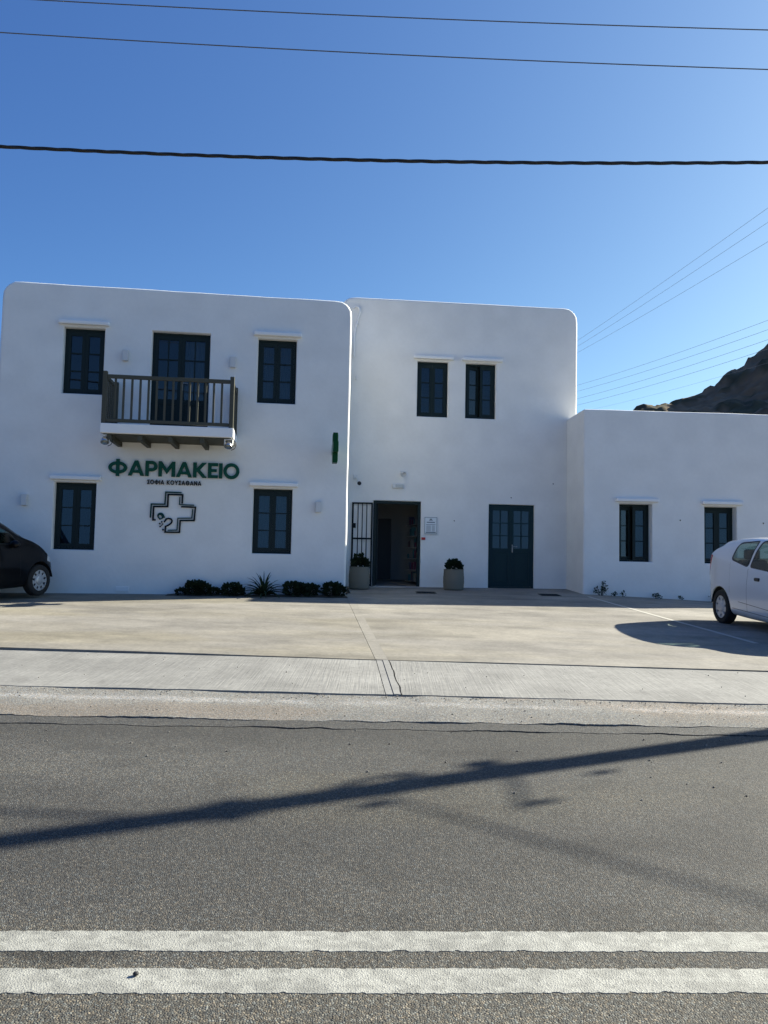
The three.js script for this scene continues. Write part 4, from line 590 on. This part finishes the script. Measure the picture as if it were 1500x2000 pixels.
  for (const s of [1, -1]) {
    part('side_mirror', merge([new THREE.SphereGeometry(0.1, 18, 12).scale(0.65, 0.72, 1).translate(0, 0, s * 0.1), box(0.06, 0.03, 0.1, 0, -0.05, s * 0.02)]), o.mirror, t, [o.mx, o.my, s * (hw * 0.93)]);
    for (const hx of o.handles) part('door_handle', rbox(0.14, 0.055, 0.05, 0.02), o.handleM, t, [hx[0], hx[1], s * (hw - 0.012)]);
  }
  return t;
}
const white = new THREE.MeshPhysicalMaterial({ color: rgb(0.72, 0.73, 0.73), roughness: 0.35, clearcoat: 1, clearcoatRoughness: 0.04 }), blackPaint = new THREE.MeshPhysicalMaterial({ color: rgb(0.003, 0.0035, 0.005), roughness: 0.35, specularIntensity: 0.15, clearcoat: 0.35, clearcoatRoughness: 0.04 });
const tint = new THREE.MeshPhysicalMaterial({ color: rgb(0.55, 0.68, 0.64), transmission: 1, thickness: 0, roughness: 0.01, ior: 1.5 });
const tail = std([0.35, 0.01, 0.015], 0.15), headM = std([0.6, 0.62, 0.64], 0.1, { metalness: 0.4 }), silver = std([0.42, 0.43, 0.45], 0.4, { metalness: 0.5 });
{
  const c = car({
    L: 3.6, top: [[0, 0.62], [0.02, 0.85], [0.06, 1.04], [0.13, 1.2], [0.22, 1.33], [0.35, 1.415], [0.58, 1.45], [0.9, 1.485], [1.4, 1.5], [1.9, 1.47], [2.3, 1.35], [2.75, 1.07], [3.1, 0.98], [3.4, 0.86], [3.54, 0.7], [3.6, 0.52]],
    belt: [[0, 1.12], [0.6, 1.08], [1.7, 0.94], [2.7, 0.88], [3.6, 0.8]], W: [[0, 0.62], [0.06, 0.7], [0.2, 0.765], [0.5, 0.8], [1.8, 0.8], [3.0, 0.795], [3.3, 0.75], [3.5, 0.66], [3.6, 0.52]], bot: [[0, 0.32], [0.3, 0.24], [1.0, 0.19], [2.8, 0.19], [3.3, 0.22], [3.6, 0.28]],
    windows: [[[[0.94, 1.12], [1.0, 1.365], [1.5, 1.415], [1.42, 1.03]], 0.04], [[[1.53, 1.015], [1.64, 1.42], [2.0, 1.4], [2.5, 1.1], [2.55, 0.95]], 0.04]],
    slits: [[[1.462, 0.3], [1.468, 0.3], [1.468, 0.98], [1.462, 0.98]], [[0.93, 0.56], [0.936, 0.56], [0.906, 1.07], [0.9, 1.07]], [[1.2, 0.43], [2.5, 0.36], [2.5, 0.368], [1.2, 0.438]], [[1.0, 0.31], [2.6, 0.26], [2.6, 0.267], [1.0, 0.317]], [[0.05, 0.7], [0.3, 0.62], [0.3, 0.627], [0.05, 0.707]], [[2.72, 0.4], [2.726, 0.4], [2.7, 0.9], [2.694, 0.9]]],
    screens: [[[[1.98, -0.48], [1.98, 0.48], [2.68, 0.58], [2.68, -0.58]], 0, 2, (q) => q.every((v) => v[1] > 1)], [[[-0.5, 1.1], [0.5, 1.1], [0.42, 1.37], [-0.42, 1.37]], 2, 1, (q) => q.every((v) => v[0] < 0.4)]],
    lamps: [['taillight', tail, [[0.015, 0.8], [0.1, 0.78], [0.2, 1.02], [0.26, 1.16], [0.12, 1.16]], 0, 1, (q) => q.every((v) => v[2] > 0.4)], ['taillight', tail, [[0.015, 0.8], [0.1, 0.78], [0.2, 1.02], [0.26, 1.16], [0.12, 1.16]], 0, 1, (q) => q.every((v) => v[2] < -0.4)], ['headlight', headM, [[3.05, 0.72], [3.5, 0.62], [3.5, 0.72], [3.15, 0.93]], 0, 1, (q) => q.every((v) => v[2] > 0.4)], ['headlight', headM, [[3.05, 0.72], [3.5, 0.62], [3.5, 0.72], [3.15, 0.93]], 0, 1, (q) => q.every((v) => v[2] < -0.4)]],
    wheels: [[0.6], [2.98]], wr: 0.29, holes: 7, paint: white, glass: tint, hub: std([0.5, 0.5, 0.5], 0.45, { metalness: 0.2 }), mirror: M.black, mx: 2.42, my: 1.02, handles: [[1.76, 0.83]], handleM: M.black, seat: 0.5, dash: 0.8,
  }, 'white hatchback parked beside the low wing with its rear to the wall');
  const yaw = -87 * R; c.rotation.y = yaw; // heading towards the road
  c.position.set(6.5, ground(6.1, 13.8) + 0.03, -13.8); c.rotation.order = 'YXZ'; c.rotation.z = -Math.atan(SL);
}
{
  const c = car({
    L: 3.6, top: [[0, 0.62], [0.03, 0.95], [0.1, 1.15], [0.25, 1.42], [0.45, 1.52], [1.2, 1.6], [1.8, 1.58], [2.25, 1.43], [2.8, 1.15], [3.05, 1.0], [3.3, 0.84], [3.47, 0.68], [3.56, 0.54], [3.6, 0.43]],
    belt: [[0, 1.02], [1.5, 0.97], [2.7, 0.93], [3.6, 0.8]], W: [[0, 0.66], [0.08, 0.76], [0.4, 0.85], [1.8, 0.86], [3.0, 0.85], [3.3, 0.8], [3.5, 0.68], [3.6, 0.5]], bot: [[0, 0.32], [0.3, 0.24], [1.0, 0.2], [2.8, 0.2], [3.3, 0.22], [3.6, 0.26]],
    windows: [[[[0.5, 1.1], [0.56, 1.42], [1.2, 1.47], [1.2, 1.05]], 0.02], [[[1.3, 1.04], [1.3, 1.47], [1.75, 1.45], [2.35, 1.17], [2.42, 1.0]], 0.02]],
    screens: [[[[1.85, -0.52], [1.85, 0.52], [2.68, 0.64], [2.68, -0.64]], 0, 2, (q) => q.every((v) => v[1] > 1)], [[[-0.55, 1.08], [0.55, 1.08], [0.46, 1.42], [-0.46, 1.42]], 2, 1, (q) => q.every((v) => v[0] < 0.4)]],
    slits: [[[1.252, 0.3], [1.258, 0.3], [1.258, 1.0], [1.252, 1.0]], [[2.48, 0.4], [2.486, 0.4], [2.466, 0.95], [2.46, 0.95]]],
    lamps: [1, -1].flatMap((s) => [['headlight', headM, [[3.2, 0.66], [3.5, 0.6], [3.5, 0.7], [3.27, 0.84]], 0, 1, (q) => q.every((v) => v[2] * s > 0.4)], ['taillight', tail, [[0.02, 0.72], [0.12, 0.72], [0.16, 0.98], [0.06, 0.98]], 0, 1, (q) => q.every((v) => v[2] * s > 0.4)]]),
    wheels: [[0.6], [3.0]], wr: 0.3, holes: 9, paint: blackPaint, glass: tint, hub: silver, mirror: blackPaint, mx: 2.28, my: 1.0, handles: [[1.42, 0.88]], handleM: blackPaint, seat: 0.55, dash: 0.85,
  }, 'black compact car parked nose-in against the two-storey house');
  const a = 74 * R; c.rotation.order = 'YXZ'; c.rotation.y = a; c.rotation.z = Math.atan(SL);
  // right front wheel at (-6.6, 14.8)
  const fx = Math.cos(a), fz = -Math.sin(a), rx = -fz, rz = fx; const lx = 3.0, lz = 0.76; c.position.set(-6.6 - fx * lx - rx * lz, 0, -14.75 - fz * lx - rz * lz); c.position.y = ground(0, -c.position.z) + 0.075;
}

// ---------- poles and wires ----------
function utilityPole(label, X, Z, H, fittings) {
  const t = thing('utility_pole', label, 'utility pole', 'utility poles'); t.position.copy(V(X, ground(X, Z), Z));
  part('shaft', new THREE.CylinderGeometry(0.095, 0.15, H + 0.5, 20).translate(0, H / 2 - 0.25, 0), M.pole, t);
  part('crossarm', rbox(0.1, 0.12, 1.5, 0.01), M.pole, t, [0.12, H - 0.5, 0]);
  for (const z of [-0.65, 0, 0.65]) part('insulator', new THREE.LatheGeometry([[0.001, 0], [0.02, 0], [0.05, 0.05], [0.03, 0.08], [0.055, 0.11], [0.03, 0.16], [0.001, 0.17]].map((p) => new THREE.Vector2(...p)), 16), std([0.2, 0.1, 0.06], 0.2), t, [0.12, H - 0.44, z]);
  if (fittings) { part('fuse_box', rbox(0.16, 0.3, 0.16, 0.02), M.plastic, t, [-0.2, 5.05, 0.05]); part('cable_coil', new THREE.TorusGeometry(0.13, 0.03, 8, 28).rotateY(0.9), M.cable, t, [-0.2, 5.6, -0.06]); part('clamp', rbox(0.2, 0.08, 0.3, 0.02), M.iron, t, [0, 6.2, 0]); part('cable_bracket', merge([rbox(0.03, 0.03, 0.62, 0.01, 0, 5.2, 0.36), rbox(0.07, 0.11, 0.06, 0.02, 0, 5.12, 0.6), rbox(0.06, 0.12, 0.06, 0.02, 0.02, 4.85, 0.26), rbox(0.09, 0.14, 0.1, 0.02, 0.05, 5.35, -0.24), rbox(0.08, 0.1, 0.08, 0.02, 0.05, 5.75, 0.22)]), M.iron, t); }
  return t;
}
const PX = 9.6, PZ = 9.15;
utilityPole('wooden utility pole with cable coil and fuse box beside the road', PX, PZ, 8.7, true);
utilityPole('wooden utility pole at the road edge on the black car side', -10.5, 9.15, 9.0, false);
{
  const A = []; for (let i = 0; i <= 220; i++) { const x = -10.5 + (PX + 10.5) * i / 220; A.push(V(x, 6.49 + 0.0035 * x * x, 9.15)); }
  const strand = [0, 1, 2].map((k) => tube(A.map((p, i) => { const a = i * 0.62 + k * 2.094; return new THREE.Vector3(p.x, p.y + 0.0105 * Math.cos(a), p.z + 0.0105 * Math.sin(a)); }), 0.0125, 660, 6));
  single('twisted_cable', merge(strand), M.cable, 'thick black twisted cable strung across the sky above the road', 'cable');
  const thin = (f, label, r = 0.0065) => single('overhead_wire', tube(lines(-10.5, PX, 24).map((x) => V(x, f(x), 9.15)), r, 80, 6), M.wire, label, 'wire', 'thin wires over the road');
  thin((x) => 8.33 - 0.0225 * x + 0.0017 * x * x, 'upper thin wire crossing the sky above the black cable'); thin((x) => 7.848 - 0.0289 * x + 0.00176 * x * x, 'lower thin wire crossing the sky above the black cable');
  single('service_cable', tube([V(PX, 6.2, PZ), V(14, 5.6, 5), V(24, 5.4, -4), V(40, 6.5, -18)], 0.013, 60, 8), M.cable, 'black service cable running from the pole across the road', 'cable');
  // power lines behind the houses
  const far = [[19.08, 23.92, 22.74, 23.24], [19.08, 23.32, 22.73, 22.35], [19.09, 22.68, 22.71, 21.15], [19.1, 19.34, 22.66, 16.35], [19.1, 18.73, 22.65, 15.78], [19.11, 17.99, 22.64, 15.17], [19.11, 17.35, 22.45, 14.55], [19.12, 16.6, 22.4, 13.7]];
  far.forEach(([x0, y0, x1, y1], i) => {
    const e = (k) => V(x0 + (x1 - x0) * k, y0 + (y1 - y0) * k - 0.6 * k * (1 - k) * (i > 2 ? 1 : 0.6), 75 - 30 * k);
    single('power_line', tube(lines(-0.25, 1.5, 16).map(e), i > 6 ? 0.006 : 0.0105, 50, 5), std([0.2, 0.22, 0.25], 0.4), i < 3 ? `${['highest', 'middle', 'lowest'][i]} of the three steep thin power lines behind the houses` : `${['highest', 'second highest', 'middle', 'second lowest', 'lowest'][i - 3]} of the five shallow thin power lines in front of the hill`, 'wire', i < 3 ? 'upper power lines' : 'lower power lines');
  });
}
renderer.render(scene, camera);
